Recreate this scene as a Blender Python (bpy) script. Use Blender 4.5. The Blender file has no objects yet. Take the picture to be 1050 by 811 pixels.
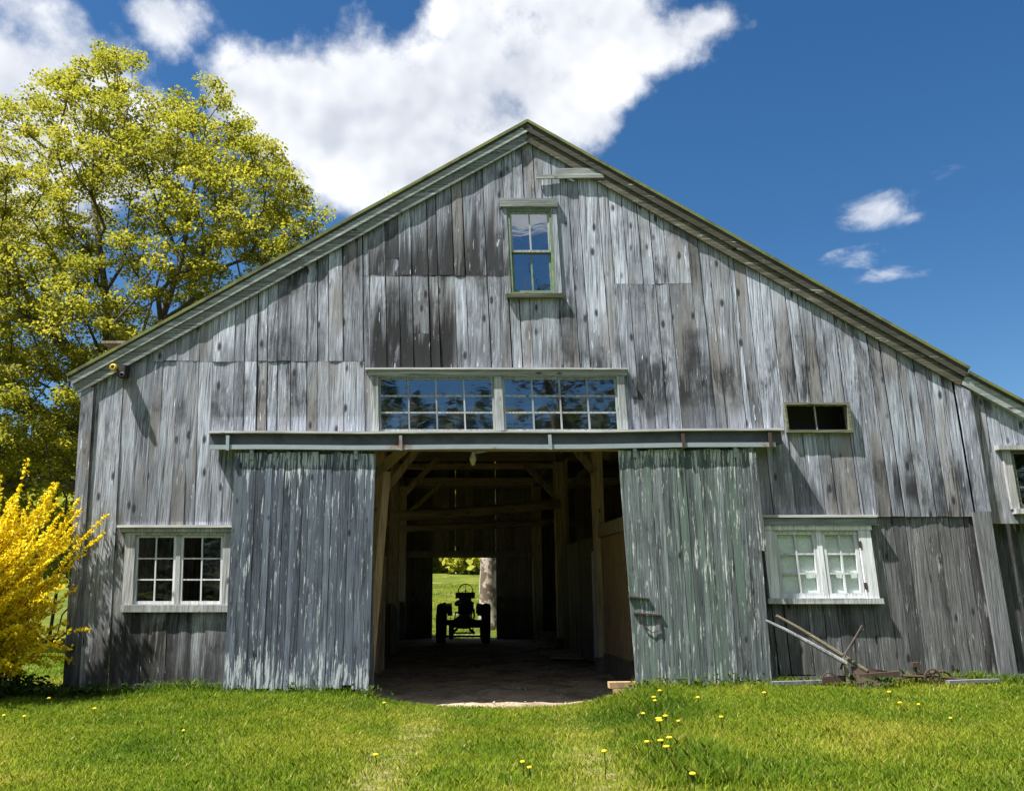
import bpy, math, random
import numpy as np
from mathutils import Vector, Matrix
R = math.radians
rnd = random.Random(7)
nr = np.random.default_rng(11)
scene = bpy.context.scene
col = scene.collection

# ------------------------------------------------------------------ camera model (used to turn photo measurements into metres)
FPX, PCX, PCY, EYE, DIST = 880.0, 525.0, 405.5, 1.61, 12.9
PITCH = math.atan((605 - PCY) / FPX)

def at(px, py, Y=0.0):
    a = (px - PCX) / FPX; b = (PCY - py) / FPX
    dy = math.cos(PITCH) - b * math.sin(PITCH); dz = math.sin(PITCH) + b * math.cos(PITCH)
    t = (DIST + Y) / dy
    return Vector((a * t, Y, EYE + dz * t))

def direction(px, py):
    v = at(px, py, 0) - Vector((0, -DIST, EYE)); return v.normalized()

# barn coordinates: u along the front, y into the barn, z up; the old frame leans a little and its plan is askew
def lean(y): return .05 if y <= .3 else max(.012, .05 - .038 * (y - .3) / 5)
def W(u, y, z): return (u - lean(y) * (z - 3.5) - .082 * y, y, z)
def ident(x, y, z): return (x, y, z)

# ------------------------------------------------------------------ mesh building
class MB:
    def __init__(s, warp=ident): s.v = []; s.f = []; s.t = []; s.m = []; s.warp = warp; s.mi = 0
    def add(s, verts, faces, tone=.5):
        b = len(s.v); s.v += [s.warp(*p) for p in verts]
        for f in faces: s.f.append([b + i for i in f]); s.t.append(tone); s.m.append(s.mi)
    def box(s, x0, x1, y0, y1, z0, z1, tone=None, j=0.0):
        tone = rnd.random() if tone is None else tone
        q = lambda: rnd.uniform(-j, j)
        vs = [(x + q(), y + q(), z + q()) for z in (z0, z1) for y in (y0, y1) for x in (x0, x1)]
        s.add(vs, [(0, 2, 3, 1), (4, 5, 7, 6), (0, 1, 5, 4), (2, 6, 7, 3), (0, 4, 6, 2), (1, 3, 7, 5)], tone)
    def bar(s, p, q, w, h, tone=None, up=(0, 0, 1), taper=1.0):
        """rectangular bar from p to q"""
        tone = rnd.random() if tone is None else tone
        p = Vector(p); q = Vector(q); d = (q - p).normalized(); up = Vector(up)
        if abs(d.dot(up)) > .95: up = Vector((0, 1, 0))
        a = d.cross(up).normalized(); b = a.cross(d)
        vs = []
        for c, k in ((p, 1), (q, taper)):
            for sa, sb in ((-1, -1), (1, -1), (1, 1), (-1, 1)): vs.append(tuple(c + a * sa * w / 2 * k + b * sb * h / 2 * k))
        s.add(vs, [(0, 1, 2, 3), (7, 6, 5, 4), (0, 4, 5, 1), (1, 5, 6, 2), (2, 6, 7, 3), (3, 7, 4, 0)], tone)
    def tube(s, pts, rad, n=6, tone=None, caps=True, twist=0):
        tone = rnd.random() if tone is None else tone
        pts = [Vector(p) for p in pts]
        if not hasattr(rad, '__len__'): rad = [rad] * len(pts)
        vs = []; ref = None
        for i, p in enumerate(pts):
            d = (pts[min(i + 1, len(pts) - 1)] - pts[max(i - 1, 0)])
            d = d.normalized() if d.length > 1e-9 else Vector((0, 0, 1))
            if ref is None: ref = Vector((1, 0, 0)) if abs(d.x) < .8 else Vector((0, 1, 0))
            a = (ref - d * ref.dot(d)).normalized(); ref = a; b = d.cross(a)
            for k in range(n):
                t = 2 * math.pi * k / n
                vs.append(tuple(p + (a * math.cos(t) + b * math.sin(t)) * rad[i]))
        fs = []
        for i in range(len(pts) - 1):
            for k in range(n):
                k2 = (k + 1) % n
                fs.append((i * n + k, i * n + k2, (i + 1) * n + k2, (i + 1) * n + k))
        if caps: fs.append(tuple(range(n))[::-1]); fs.append(tuple((len(pts) - 1) * n + k for k in range(n)))
        s.add(vs, fs, tone)
    def lathe(s, prof, c=(0, 0, 0), axis='x', n=28, tone=None, closed=True):
        """prof: (axial, radius) pairs"""
        tone = rnd.random() if tone is None else tone
        vs = []
        for a, r in prof:
            for k in range(n):
                t = 2 * math.pi * k / n; x, y = r * math.cos(t), r * math.sin(t)
                p = {'x': (a, x, y), 'y': (x, a, y), 'z': (x, y, a)}[axis]
                vs.append((c[0] + p[0], c[1] + p[1], c[2] + p[2]))
        m = len(prof); fs = []
        for i in range(m if closed else m - 1):
            j = (i + 1) % m
            for k in range(n):
                k2 = (k + 1) % n; fs.append((i * n + k, i * n + k2, j * n + k2, j * n + k))
        s.add(vs, fs, tone)
    def build(s, name, mat, parent=None, smooth=False):
        me = bpy.data.meshes.new(name)
        off = Vector(parent.matrix_world.translation) if parent else Vector((0, 0, 0))
        if parent:
            o0 = parent; off = Vector((0, 0, 0))
            while o0: off += o0.location; o0 = o0.parent
        me.from_pydata([tuple(Vector(v) - off) for v in s.v], [], s.f)
        a = me.attributes.new('tone', 'FLOAT', 'FACE'); a.data.foreach_set('value', s.t)
        for mm in (mat if isinstance(mat, (list, tuple)) else [mat]): me.materials.append(mm)
        me.polygons.foreach_set('material_index', s.m)
        if smooth: me.polygons.foreach_set('use_smooth', [True] * len(s.f))
        me.update()
        o = bpy.data.objects.new(name, me); col.objects.link(o)
        if parent: o.parent = parent
        return o

def fast_mesh(name, verts, nper, tone, mat, parent=None, extra=None):
    """verts (N*nper,3): N separate polygons of nper corners"""
    n = len(verts) // nper
    me = bpy.data.meshes.new(name)
    off = np.zeros(3)
    o0 = parent
    while o0: off += np.array(o0.location); o0 = o0.parent
    me.vertices.add(len(verts)); me.vertices.foreach_set('co', (np.asarray(verts) - off).astype(np.float32).ravel())
    me.loops.add(len(verts)); me.loops.foreach_set('vertex_index', np.arange(len(verts), dtype=np.int32))
    me.polygons.add(n); me.polygons.foreach_set('loop_start', np.arange(0, len(verts), nper, dtype=np.int32))
    me.polygons.foreach_set('loop_total', np.full(n, nper, dtype=np.int32))
    a = me.attributes.new('tone', 'FLOAT', 'FACE'); a.data.foreach_set('value', np.asarray(tone, dtype=np.float32))
    for mm in (mat if isinstance(mat, (list, tuple)) else [mat]): me.materials.append(mm)
    me.update(calc_edges=True); me.validate()
    o = bpy.data.objects.new(name, me); col.objects.link(o)
    if parent: o.parent = parent
    return o

def empty(name, loc, label, cat, group=None):
    o = bpy.data.objects.new(name, None); col.objects.link(o); o.location = loc
    return tag(o, label, cat, group)
def tag(o, label=None, cat=None, group=None, kind=None):
    if label: o['label'] = label
    if cat: o['category'] = cat
    if group: o['group'] = group
    if kind: o['kind'] = kind
    return o

# ------------------------------------------------------------------ materials
class NT:
    def __init__(s, name):
        s.mat = bpy.data.materials.new(name); s.mat.use_nodes = True; s.t = s.mat.node_tree
        s.t.nodes.clear(); s.out = s.n('ShaderNodeOutputMaterial')
    def n(s, typ, **k):
        x = s.t.nodes.new(typ)
        for a, b in k.items(): setattr(x, a, b)
        return x
    def l(s, a, b): s.t.links.new(a, b)
    def val(s, sock, v):
        if isinstance(v, bpy.types.NodeSocket): s.l(v, sock)
        else: sock.default_value = v
    def math(s, op, a, b=0.0, c=0.0, clamp=False):
        x = s.n('ShaderNodeMath', operation=op, use_clamp=clamp); s.val(x.inputs[0], a); s.val(x.inputs[1], b); s.val(x.inputs[2], c); return x.outputs[0]
    def vmath(s, op, a, b=(0, 0, 0)):
        x = s.n('ShaderNodeVectorMath', operation=op); s.val(x.inputs[0], a); s.val(x.inputs[1], b); return x
    def noise(s, vec, scale=1.0, detail=5.0, rough=.6, dist=0.0):
        x = s.n('ShaderNodeTexNoise'); s.l(vec, x.inputs['Vector']); x.inputs['Scale'].default_value = scale
        x.inputs['Detail'].default_value = detail; x.inputs['Roughness'].default_value = rough; x.inputs['Distortion'].default_value = dist
        return x.outputs['Fac']
    def ramp(s, fac, lo, hi):
        x = s.n('ShaderNodeMapRange', interpolation_type='SMOOTHSTEP'); s.val(x.inputs[0], fac); s.val(x.inputs[1], lo); s.val(x.inputs[2], hi); return x.outputs[0]
    def mix(s, fac, a, b, mode='MIX'):
        x = s.n('ShaderNodeMix', data_type='RGBA', blend_type=mode); s.val(x.inputs[0], fac)
        for i, v in ((6, a), (7, b)):
            if isinstance(v, tuple): v = (*v, 1) if len(v) == 3 else v
            s.val(x.inputs[i], v)
        return x.outputs[2]
    def scl(s, vec, sc):
        return s.vmath('MULTIPLY', vec, sc).outputs[0]
    def tone(s):
        x = s.n('ShaderNodeAttribute', attribute_name='tone'); return x.outputs['Fac']
    def obj(s): return s.n('ShaderNodeNewGeometry').outputs['Position']

def wood(name, dark, mid, light, stain=.5, fleck=None, fleckamt=0.0, axis=2, rough=.85, grain=1.0, bump=.6, low=None, tonevar=.5, tint2=None, stain_lo=.45, streak=.4, patches=(), fray=None, knot=1.0):
    m = NT(name)
    tone = m.tone(); p = m.obj()
    cmb = m.n('ShaderNodeCombineXYZ'); m.l(m.math('MULTIPLY', tone, 37.7), cmb.inputs[0]); m.l(m.math('MULTIPLY', tone, 91.3), cmb.inputs[2]); m.l(m.math('MULTIPLY', tone, 13.1), cmb.inputs[1])
    pp = m.vmath('ADD', p, cmb.outputs[0]).outputs[0]
    def ax(a, b):
        v = [a, a, a]; v[axis] = b; return tuple(v)
    g1 = m.noise(m.scl(pp, ax(26 * grain, 1.1)), 1, 7, .62, .35)
    g2 = m.noise(m.scl(pp, ax(85 * grain, 1.8)), 1, 4, .6)
    st = m.noise(m.scl(pp, ax(3.6, .8)), 1, 6, .66, .6)
    big = m.noise(m.scl(p, (.5, .5, .55)), 1, 5, .6)
    c = m.mix(m.ramp(g1, .3, .68), dark, mid)
    c = m.mix(m.math('MULTIPLY', m.ramp(g2, .40, .66), .75), c, light)
    c = m.mix(m.math('MULTIPLY', m.ramp(m.noise(m.scl(pp, ax(140 * grain, 3.0)), 1, 3, .6), .56, .70), .55), c, dark)
    # each board weathered differently
    c = m.mix(1.0, c, m.mix(tone, (1 - tonevar, 1 - tonevar, 1 - tonevar * .96), (1 + tonevar * .5, 1 + tonevar * .5, 1 + tonevar * .52)), 'MULTIPLY')
    if tint2: c = m.mix(m.ramp(m.noise(m.scl(pp, ax(1.3, .35)), 1, 3), .45, .68), c, m.mix(.75, c, tint2))
    # dark water stains running along the boards
    gb = m.math('MULTIPLY', m.math('SUBTRACT', m.math('ADD', g1, g2), 1.0), .55)
    sxyz = m.n('ShaderNodeSeparateXYZ'); m.l(p, sxyz.inputs[0])
    zj = m.math('ADD', sxyz.outputs[2], m.math('MULTIPLY', m.math('SUBTRACT', m.noise(m.scl(pp, ax(8, .25)), 1, 4, .6), .5), 2.6))
    pm = None          # places where water has run for years: below seams and sills; painted shade below the small window
    for (x0, x1, z0, z1, k) in patches:
        q = m.math('MULTIPLY', m.math('MULTIPLY', m.ramp(sxyz.outputs[0], x0 - .25, x0 + .15), m.ramp(sxyz.outputs[0], x1 + .25, x1 - .15)), m.math('MULTIPLY', m.ramp(sxyz.outputs[2], z0 - .02, z0 + .02), m.ramp(zj, z1 + .1, z0 + (z1 - z0) * .2)))
        q = m.math('MULTIPLY', q, k); pm = q if pm is None else m.math('MAXIMUM', pm, q)
    sv = m.math('ADD', st, gb)
    if pm: sv = m.math('ADD', sv, m.math('MULTIPLY', pm, .15))
    s1 = m.math('MULTIPLY', m.ramp(sv, stain_lo + .06, stain_lo + .24), m.math('MAXIMUM', m.ramp(big, .40, .62), pm) if pm else m.ramp(big, .36, .6))
    c = m.mix(m.math('MULTIPLY', s1, stain), c, tuple(d * .42 for d in dark))
    # narrow black drips and checks
    dr = m.noise(m.scl(pp, ax(19, .55)), 1, 5, .6, .2)
    c = m.mix(m.math('MULTIPLY', m.math('MULTIPLY', m.ramp(m.math('ADD', dr, m.math('MULTIPLY', gb, .6)), .54, .64), m.ramp(m.noise(m.scl(pp, ax(.9, .9)), 1, 3), .40, .62)), streak), c, tuple(d * .5 for d in dark))
    # knots
    vo = m.n('ShaderNodeTexVoronoi', feature='F1'); m.l(m.scl(pp, ax(6.2, 2.6)), vo.inputs['Vector']); vo.inputs['Scale'].default_value = 1
    sel = m.n('ShaderNodeSeparateColor'); m.l(vo.outputs['Color'], sel.inputs[0])
    kn = m.math('MULTIPLY', m.math('SUBTRACT', 1.0, m.ramp(vo.outputs['Distance'], .07 * knot, .19 * knot)), m.math('GREATER_THAN', sel.outputs[0], .5))
    c = m.mix(m.math('MULTIPLY', kn, .92), c, tuple(d * .45 for d in dark))
    if fleck:
        fl = m.math('ADD', m.noise(m.scl(pp, ax(34, 2.6)), 1, 8, .7, .2), m.math('MULTIPLY', m.math('SUBTRACT', m.noise(m.scl(pp, ax(4, 1.2)), 1, 3), .5), .3))
        if fray:   # paint lost first along the top and bottom of the leaf
            zz = m.n('ShaderNodeSeparateXYZ'); m.l(p, zz.inputs[0])
            fl = m.math('ADD', fl, m.math('MULTIPLY', m.math('MAXIMUM', m.ramp(zz.outputs[2], fray[1], fray[1] + .6), m.ramp(zz.outputs[2], fray[0], fray[0] - .7)), .13))
        c = m.mix(m.math('MULTIPLY', m.ramp(fl, .62 - .16 * fleckamt, .68 - .14 * fleckamt), .85), c, fleck)
    if low:   # damp, algae darkened boards near the ground
        z = m.n('ShaderNodeSeparateXYZ'); m.l(p, z.inputs[0])
        k = m.math('SUBTRACT', 1.0, m.ramp(m.math('ADD', z.outputs[2], m.math('MULTIPLY', g1, .5)), low[0], low[1]))
        c = m.mix(m.math('MULTIPLY', k, low[2]), c, m.mix(1.0, c, low[3], 'MULTIPLY'))
    b = m.n('ShaderNodeBsdfPrincipled'); m.l(c, b.inputs['Base Color']); b.inputs['Roughness'].default_value = rough
    b.inputs['Specular IOR Level'].default_value = .25
    bp = m.n('ShaderNodeBump'); bp.inputs['Strength'].default_value = bump; bp.inputs['Distance'].default_value = .006
    hgt = m.math('ADD', m.math('ADD', m.math('MULTIPLY', g1, .7), m.math('MULTIPLY', g2, .35)), m.math('MULTIPLY', kn, -.35))
    m.l(hgt, bp.inputs['Height']); m.l(bp.outputs[0], b.inputs['Normal'])
    m.l(b.outputs[0], m.out.inputs[0])
    return m.mat

def plain(name, c, rough=.7, var=.3, scale=8, c2=None, metal=0.0, bump=.3, lo=.45, hi=.65):
    m = NT(name); p = m.obj()
    f = m.noise(p, scale, 7, .65, .3); f2 = m.noise(p, scale * 6, 4, .6)
    cc = m.mix(m.ramp(f, lo, hi), c, c2 or tuple(x * (1 - var) for x in c))
    cc = m.mix(m.math('MULTIPLY', f2, .5), cc, tuple(x * .55 for x in c))
    b = m.n('ShaderNodeBsdfPrincipled'); m.l(cc, b.inputs['Base Color']); b.inputs['Roughness'].default_value = rough; b.inputs['Metallic'].default_value = metal
    bp = m.n('ShaderNodeBump'); bp.inputs['Strength'].default_value = bump; bp.inputs['Distance'].default_value = .01
    m.l(f2, bp.inputs['Height']); m.l(bp.outputs[0], b.inputs['Normal']); m.l(b.outputs[0], m.out.inputs[0])
    return m.mat

def leafmat(name, stops, trans=.45, rough=.6):
    m = NT(name); t = m.tone()
    cr = m.n('ShaderNodeValToRGB'); m.l(t, cr.inputs[0]); e = cr.color_ramp.elements
    e[0].position, e[0].color = stops[0][0], (*stops[0][1], 1); e[1].position, e[1].color = stops[-1][0], (*stops[-1][1], 1)
    for s in stops[1:-1]:
        x = e.new(s[0]); x.color = (*s[1], 1)
    d = m.n('ShaderNodeBsdfPrincipled'); m.l(cr.outputs[0], d.inputs['Base Color']); d.inputs['Roughness'].default_value = rough; d.inputs['Specular IOR Level'].default_value = .2
    tr = m.n('ShaderNodeBsdfTranslucent'); m.l(cr.outputs[0], tr.inputs[0])
    mx = m.n('ShaderNodeMixShader'); mx.inputs[0].default_value = trans; m.l(d.outputs[0], mx.inputs[1]); m.l(tr.outputs[0], mx.inputs[2])
    m.l(mx.outputs[0], m.out.inputs[0]); return m.mat

def glass(name, refl=.3, tint=(.75, .82, .8), wav=.25):
    m = NT(name); p = m.obj()
    g = m.n('ShaderNodeBsdfGlossy'); g.inputs['Roughness'].default_value = .03; g.inputs[0].default_value = (.82, .87, .90, 1)
    bp = m.n('ShaderNodeBump'); bp.inputs['Strength'].default_value = wav; bp.inputs['Distance'].default_value = .02
    m.l(m.noise(m.scl(p, (2.2, 2.2, 5.5)), 1, 2, .5, .8), bp.inputs['Height']); m.l(bp.outputs[0], g.inputs['Normal'])
    t = m.n('ShaderNodeBsdfTransparent'); t.inputs[0].default_value = (*tint, 1)
    d = m.n('ShaderNodeBsdfDiffuse'); d.inputs[0].default_value = (.3, .32, .3, 1)     # dust on the old glass
    dust = m.math('MULTIPLY', m.ramp(m.noise(p, 5, 6, .7), .45, .8), .10)
    m1 = m.n('ShaderNodeMixShader'); m.l(dust, m1.inputs[0]); m.l(t.outputs[0], m1.inputs[1]); m.l(d.outputs[0], m1.inputs[2])
    mx = m.n('ShaderNodeMixShader'); mx.inputs[0].default_value = refl; m.l(m1.outputs[0], mx.inputs[1]); m.l(g.outputs[0], mx.inputs[2])
    m.l(mx.outputs[0], m.out.inputs[0]); return m.mat

M = {}
M['siding'] = wood('weathered_siding', (.050, .052, .062), (.305, .345, .415), (.69, .755, .885), stain=.95, fleck=(.77, .82, .92), fleckamt=-.1, low=(1.7, 3.9, .75, (.62, .58, .50)), tonevar=.5, tint2=(.20, .185, .17), stain_lo=.39, grain=1.2, bump=.8, streak=.9, knot=1.35,
    patches=((-2.3, .0, 6.47, 7.9, 1.0), (-2.2, -.9, 4.95, 6.47, 1.3), (-1.0, .0, 4.95, 6.2, .7), (-6.0, -2.3, 5.06, 5.9, .6), (-4.5, -2.3, 4.2, 5.05, .35), (3.9, 5.4, 2.68, 3.95, .7), (2.0, 3.2, 4.0, 6.3, .6), (-6.6, -4.1, .1, 1.35, .9), (-6.6, -4.1, 2.6, 3.8, .45), (.2, 1.6, 4.95, 6.1, .5), (4.6, 6.9, 2.68, 4.2, .45)))  # patch under the small window paints the frame's shadow into the boards
M['lower'] = wood('dark_siding', (.04, .041, .042), (.105, .108, .112), (.23, .235, .245), stain=.85, fleck=(.36, .37, .38), fleckamt=.1, low=(.4, 1.6, .5, (.7, .75, .6)), tonevar=.5, streak=.8, knot=1.3)  # darker grey for the boards below the seams
M['doorL'] = wood('faded_blue_door', (.028, .035, .046), (.075, .095, .128), (.175, .215, .275), stain=.8, fleck=(.46, .51, .54), fleckamt=.2, tonevar=.5, tint2=(.09, .115, .14), fray=(1.0, 3.05), streak=.8, grain=1.3)
M['doorR'] = wood('faded_green_door', (.034, .043, .046), (.11, .133, .145), (.26, .30, .315), stain=.8, fleck=(.52, .565, .55), fleckamt=.27, tonevar=.5, tint2=(.10, .15, .125), fray=(.7, 3.2), streak=.8, grain=1.3)
M['rake'] = wood('mossy_rake_board', (.085, .095, .085), (.22, .25, .245), (.42, .47, .47), stain=.6, axis=0, fleck=(.5, .55, .55), fleckamt=.1)
M['rakeW'] = wood('mossy_brown_rake_board', (.035, .033, .024), (.072, .069, .048), (.16, .16, .125), stain=.7, axis=0, fleck=(.42, .45, .40), fleckamt=.05)
M['moss'] = plain('mossy_roof_edge', (.15, .175, .05), .95, .4, 3, (.07, .072, .045))
M['roof'] = plain('old_asphalt_shingle', (.07, .07, .068), .95, .4, 3)
M['inner'] = wood('barn_interior_wood', (.09, .072, .05), (.24, .19, .135), (.40, .33, .24), stain=.5, bump=.4)
M['timber'] = wood('hewn_timber', (.19, .14, .075), (.46, .36, .22), (.62, .50, .34), stain=.4, bump=.5)
M['timberH'] = wood('hewn_crossbeam', (.17, .13, .08), (.40, .31, .20), (.58, .46, .32), stain=.4, axis=0, bump=.5)
M['ply'] = wood('brown_plywood', (.22, .14, .065), (.42, .27, .13), (.52, .36, .19), stain=.35, bump=.2, grain=.5)
M['plank'] = wood('orange_plank', (.15, .095, .045), (.32, .21, .11), (.48, .36, .21), stain=.2)
M['white'] = wood('flaking_white_paint', (.30, .31, .33), (.62, .655, .69), (.82, .85, .89), stain=.45, tonevar=.15, fleck=(.30, .28, .25), fleckamt=.12, bump=.4)
M['dullwhite'] = wood('weathered_white_paint', (.15, .155, .155), (.36, .375, .385), (.62, .64, .66), stain=.55, tonevar=.2, fleck=(.28, .25, .2), fleckamt=.25, bump=.4)
M['greytrim'] = wood('grey_green_trim', (.12, .13, .125), (.27, .295, .295), (.50, .54, .55), stain=.5, axis=0, tonevar=.2)
M['greytrimV'] = wood('grey_green_trim_upright', (.12, .13, .13), (.29, .32, .325), (.52, .56, .58), stain=.5, tonevar=.2)
M['oldgrey'] = wood('old_grey_board', (.06, .062, .066), (.155, .16, .17), (.31, .325, .345), stain=.75, streak=.7, knot=1.2)
M['green'] = plain('green_sash_paint', (.12, .19, .11), .7, .4, 9, (.21, .26, .19))
M['olive'] = wood('mossy_window_trim', (.05, .055, .035), (.12, .13, .085), (.26, .27, .20), stain=.5, axis=0)
M['bluegrey'] = wood('grey_blue_hood', (.09, .1, .11), (.20, .23, .25), (.42, .45, .47), stain=.5, axis=0, tonevar=.15)
M['track'] = plain('dark_track_steel', (.075, .082, .095), .6, .5, 2.5, (.04, .043, .05))
M['rail'] = plain('galvanised_rail', (.30, .36, .39), .5, .3, 1.3, (.22, .085, .025), metal=.2, lo=.56, hi=.66)
M['cap'] = wood('pale_track_cap', (.25, .25, .25), (.42, .43, .44), (.66, .67, .68), stain=.3, axis=0, tonevar=.1)
M['rust'] = plain('rusty_iron', (.06, .036, .024), .85, .5, 14, (.05, .03, .02))
M['iron'] = plain('dark_iron', (.035, .03, .028), .7, .4, 18, (.08, .045, .025))
M['glass'] = glass('window_glass', .28, wav=.05)
M['glassHi'] = glass('gable_glass', .38, wav=.04)
M['glassdark'] = glass('dusty_dark_glass', .07, (.6, .64, .58))
M['curtain'] = plain('pale_green_curtain', (.78, .86, .83), .9, .1, 2.5)
M['glassclear'] = glass('clear_glass', .10, (.96, .98, .97), .05)
M['tyre'] = plain('tyre_rubber', (.018, .018, .018), .85, .3, 20)
M['tractor'] = plain('faded_tractor_paint', (.05, .045, .042), .6, .4, 6, (.07, .04, .03))
M['dirt'] = plain('dirt', (.12, .095, .07), .95, .4, 2.2, (.18, .15, .12), bump=.8)
M['handle'] = wood('weathered_ash_handle', (.10, .09, .055), (.25, .225, .14), (.42, .39, .27), stain=.4, axis=0)
M['cutwood'] = plain('split_firewood', (.42, .29, .16), .9, .4, 9, (.25, .16, .09))
M['bark'] = plain('bark', (.10, .085, .068), .95, .4, 7, (.10, .085, .07), bump=1.0)
M['palebark'] = plain('pale_flaking_bark', (.12, .09, .065), .95, .4, 3.2, (.50, .44, .36), bump=1.0, lo=.47, hi=.56)
M['leaf'] = leafmat('spring_maple_leaf', [(0, (.135, .15, .013)), (.35, (.24, .25, .02)), (.75, (.345, .34, .03)), (1, (.46, .42, .055))], .58)
M['woodleaf'] = leafmat('far_leaf', [(0, (.14, .17, .02)), (.6, (.34, .36, .04)), (1, (.48, .46, .08))], .5)
M['darkleaf'] = leafmat('dark_leaf', [(0, (.012, .022, .005)), (1, (.05, .075, .012))], .3)
M['straw'] = leafmat('straw_chip', [(0, (.15, .11, .06)), (1, (.46, .40, .30))], .1)
M['weed'] = leafmat('ground_cover_leaf', [(0, (.012, .035, .006)), (1, (.05, .10, .015))], .35)
M['grass'] = leafmat('grass_blade', [(0, (.05, .125, .010)), (.4, (.135, .23, .014)), (.8, (.29, .345, .026)), (.93, (.42, .39, .07)), (1, (.52, .45, .23))], .5)
M['blossom'] = leafmat('forsythia_blossom', [(0, (.42, .26, .006)), (.3, (.78, .60, .010)), (1, (.92, .80, .03))], .4)
M['stem'] = plain('shrub_stem', (.16, .12, .05), .9, .4, 12)
M['dandelion'] = plain('dandelion_yellow', (.85, .58, .01), .8, .15, 60)
M['lampyellow'] = plain('yellow_lamp_shell', (.62, .48, .03), .5, .2, 20)
M['black'] = plain('black_plastic', (.02, .02, .02), .5, .2, 20)
M['porcelain'] = plain('old_porcelain', (.55, .55, .48), .4, .2, 10)

def ground_mat(name):
    m = NT(name); p = m.obj()
    a = m.noise(p, .55, 6, .65, .5); b = m.noise(p, 6, 6, .7); c = m.noise(m.vmath('ADD', p, (31, 7, 0)).outputs[0], .5, 6, .7, .7)
    cc = m.mix(m.ramp(a, .38, .62), (.045, .07, .008), (.09, .11, .012))
    cc = m.mix(m.math('MULTIPLY', m.ramp(b, .42, .7), .55), cc, (.13, .135, .025))
    cc = m.mix(m.math('MULTIPLY', m.ramp(c, .56, .66), .4), cc, (.27, .21, .125))
    s_ = m.n('ShaderNodeSeparateXYZ'); m.l(p, s_.inputs[0])
    tr_ = m.math('MINIMUM', m.math('ABSOLUTE', m.math('ADD', s_.outputs[0], 1.05)), m.math('ABSOLUTE', m.math('ADD', s_.outputs[0], -.75)))
    k_ = m.math('MULTIPLY', m.math('SUBTRACT', 1.0, m.ramp(tr_, .15, .45)), m.math('LESS_THAN', s_.outputs[1], -1.6))
    cc = m.mix(m.math('MULTIPLY', m.math('MULTIPLY', k_, m.math('GREATER_THAN', s_.outputs[1], -14.0)), m.math('MULTIPLY', m.ramp(b, .42, .62), .6)), cc, (.22, .18, .10))
    d = m.n('ShaderNodeBsdfPrincipled'); m.l(cc, d.inputs[0]); d.inputs['Roughness'].default_value = .95; d.inputs['Specular IOR Level'].default_value = .1
    bp = m.n('ShaderNodeBump'); bp.inputs['Strength'].default_value = .8; bp.inputs['Distance'].default_value = .03; m.l(b, bp.inputs['Height']); m.l(bp.outputs[0], d.inputs['Normal'])
    m.l(d.outputs[0], m.out.inputs[0]); return m.mat
M['ground'] = ground_mat('lawn_ground')

def dirt_mat(name):
    m = NT(name); p = m.obj()
    a = m.noise(p, 1.1, 8, .72, .5); b = m.noise(p, 12, 8, .75); c = m.noise(m.scl(p, (.7, 1.1, 1)), 1.5, 6, .65, .3)
    cc = m.mix(m.ramp(a, .36, .62), (.19, .15, .11), (.42, .34, .25))
    cc = m.mix(m.math('MULTIPLY', m.ramp(c, .55, .72), .7), cc, (.40, .36, .31))
    cc = m.mix(m.math('MULTIPLY', m.ramp(b, .5, .72), .7), cc, (.08, .064, .046))
    d = m.n('ShaderNodeBsdfPrincipled'); m.l(cc, d.inputs[0]); d.inputs['Roughness'].default_value = .95; d.inputs['Specular IOR Level'].default_value = .15
    bp = m.n('ShaderNodeBump'); bp.inputs['Strength'].default_value = 1; bp.inputs['Distance'].default_value = .03; m.l(b, bp.inputs['Height']); m.l(bp.outputs[0], d.inputs['Normal'])
    m.l(d.outputs[0], m.out.inputs[0]); return m.mat
M['floor'] = dirt_mat('barn_dirt_floor')

# ------------------------------------------------------------------ world: sky and clouds by direction
SUN = Vector((-.44, -.19, .875)).normalized()
wd = bpy.data.worlds.new('World'); scene.world = wd; wd.use_nodes = True
w = NT.__new__(NT); w.t = wd.node_tree; w.t.nodes.clear(); w.out = w.n('ShaderNodeOutputWorld')
sky = w.n('ShaderNodeTexSky', sky_type='NISHITA'); sky.sun_disc = False
sky.sun_elevation = math.asin(SUN.z); sky.sun_rotation = math.atan2(SUN.x, SUN.y)
sky.altitude = 300; sky.air_density = 1.0; sky.dust_density = .5; sky.ozone_density = 3.0
dvec = w.n('ShaderNodeTexCoord').outputs['Generated']
hs = w.n('ShaderNodeHueSaturation'); hs.inputs['Saturation'].default_value = 1.28; hs.inputs['Value'].default_value = .45; w.l(sky.outputs[0], hs.inputs['Color'])
wn = w.n('ShaderNodeTexNoise'); w.l(dvec, wn.inputs['Vector']); wn.inputs['Scale'].default_value = 5; wn.inputs['Detail'].default_value = 4
warp = w.vmath('SCALE', w.vmath('SUBTRACT', wn.outputs['Color'], (.5, .5, .5)).outputs[0]); warp.inputs['Scale'].default_value = .035
dw = w.vmath('ADD', dvec, warp.outputs[0]).outputs[0]
def blob(px, py, rx, rz, amp=1.0):
    c = direction(px, py); rx /= 900; rz /= 900
    q = w.scl(w.vmath('SUBTRACT', dw, tuple(c)).outputs[0], (1 / rx, .5 / max(rx, rz), 1 / rz))
    ln = w.vmath('LENGTH', q).outputs['Value']
    return w.math('MULTIPLY', w.math('SUBTRACT', 1.0, ln), amp)
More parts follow.
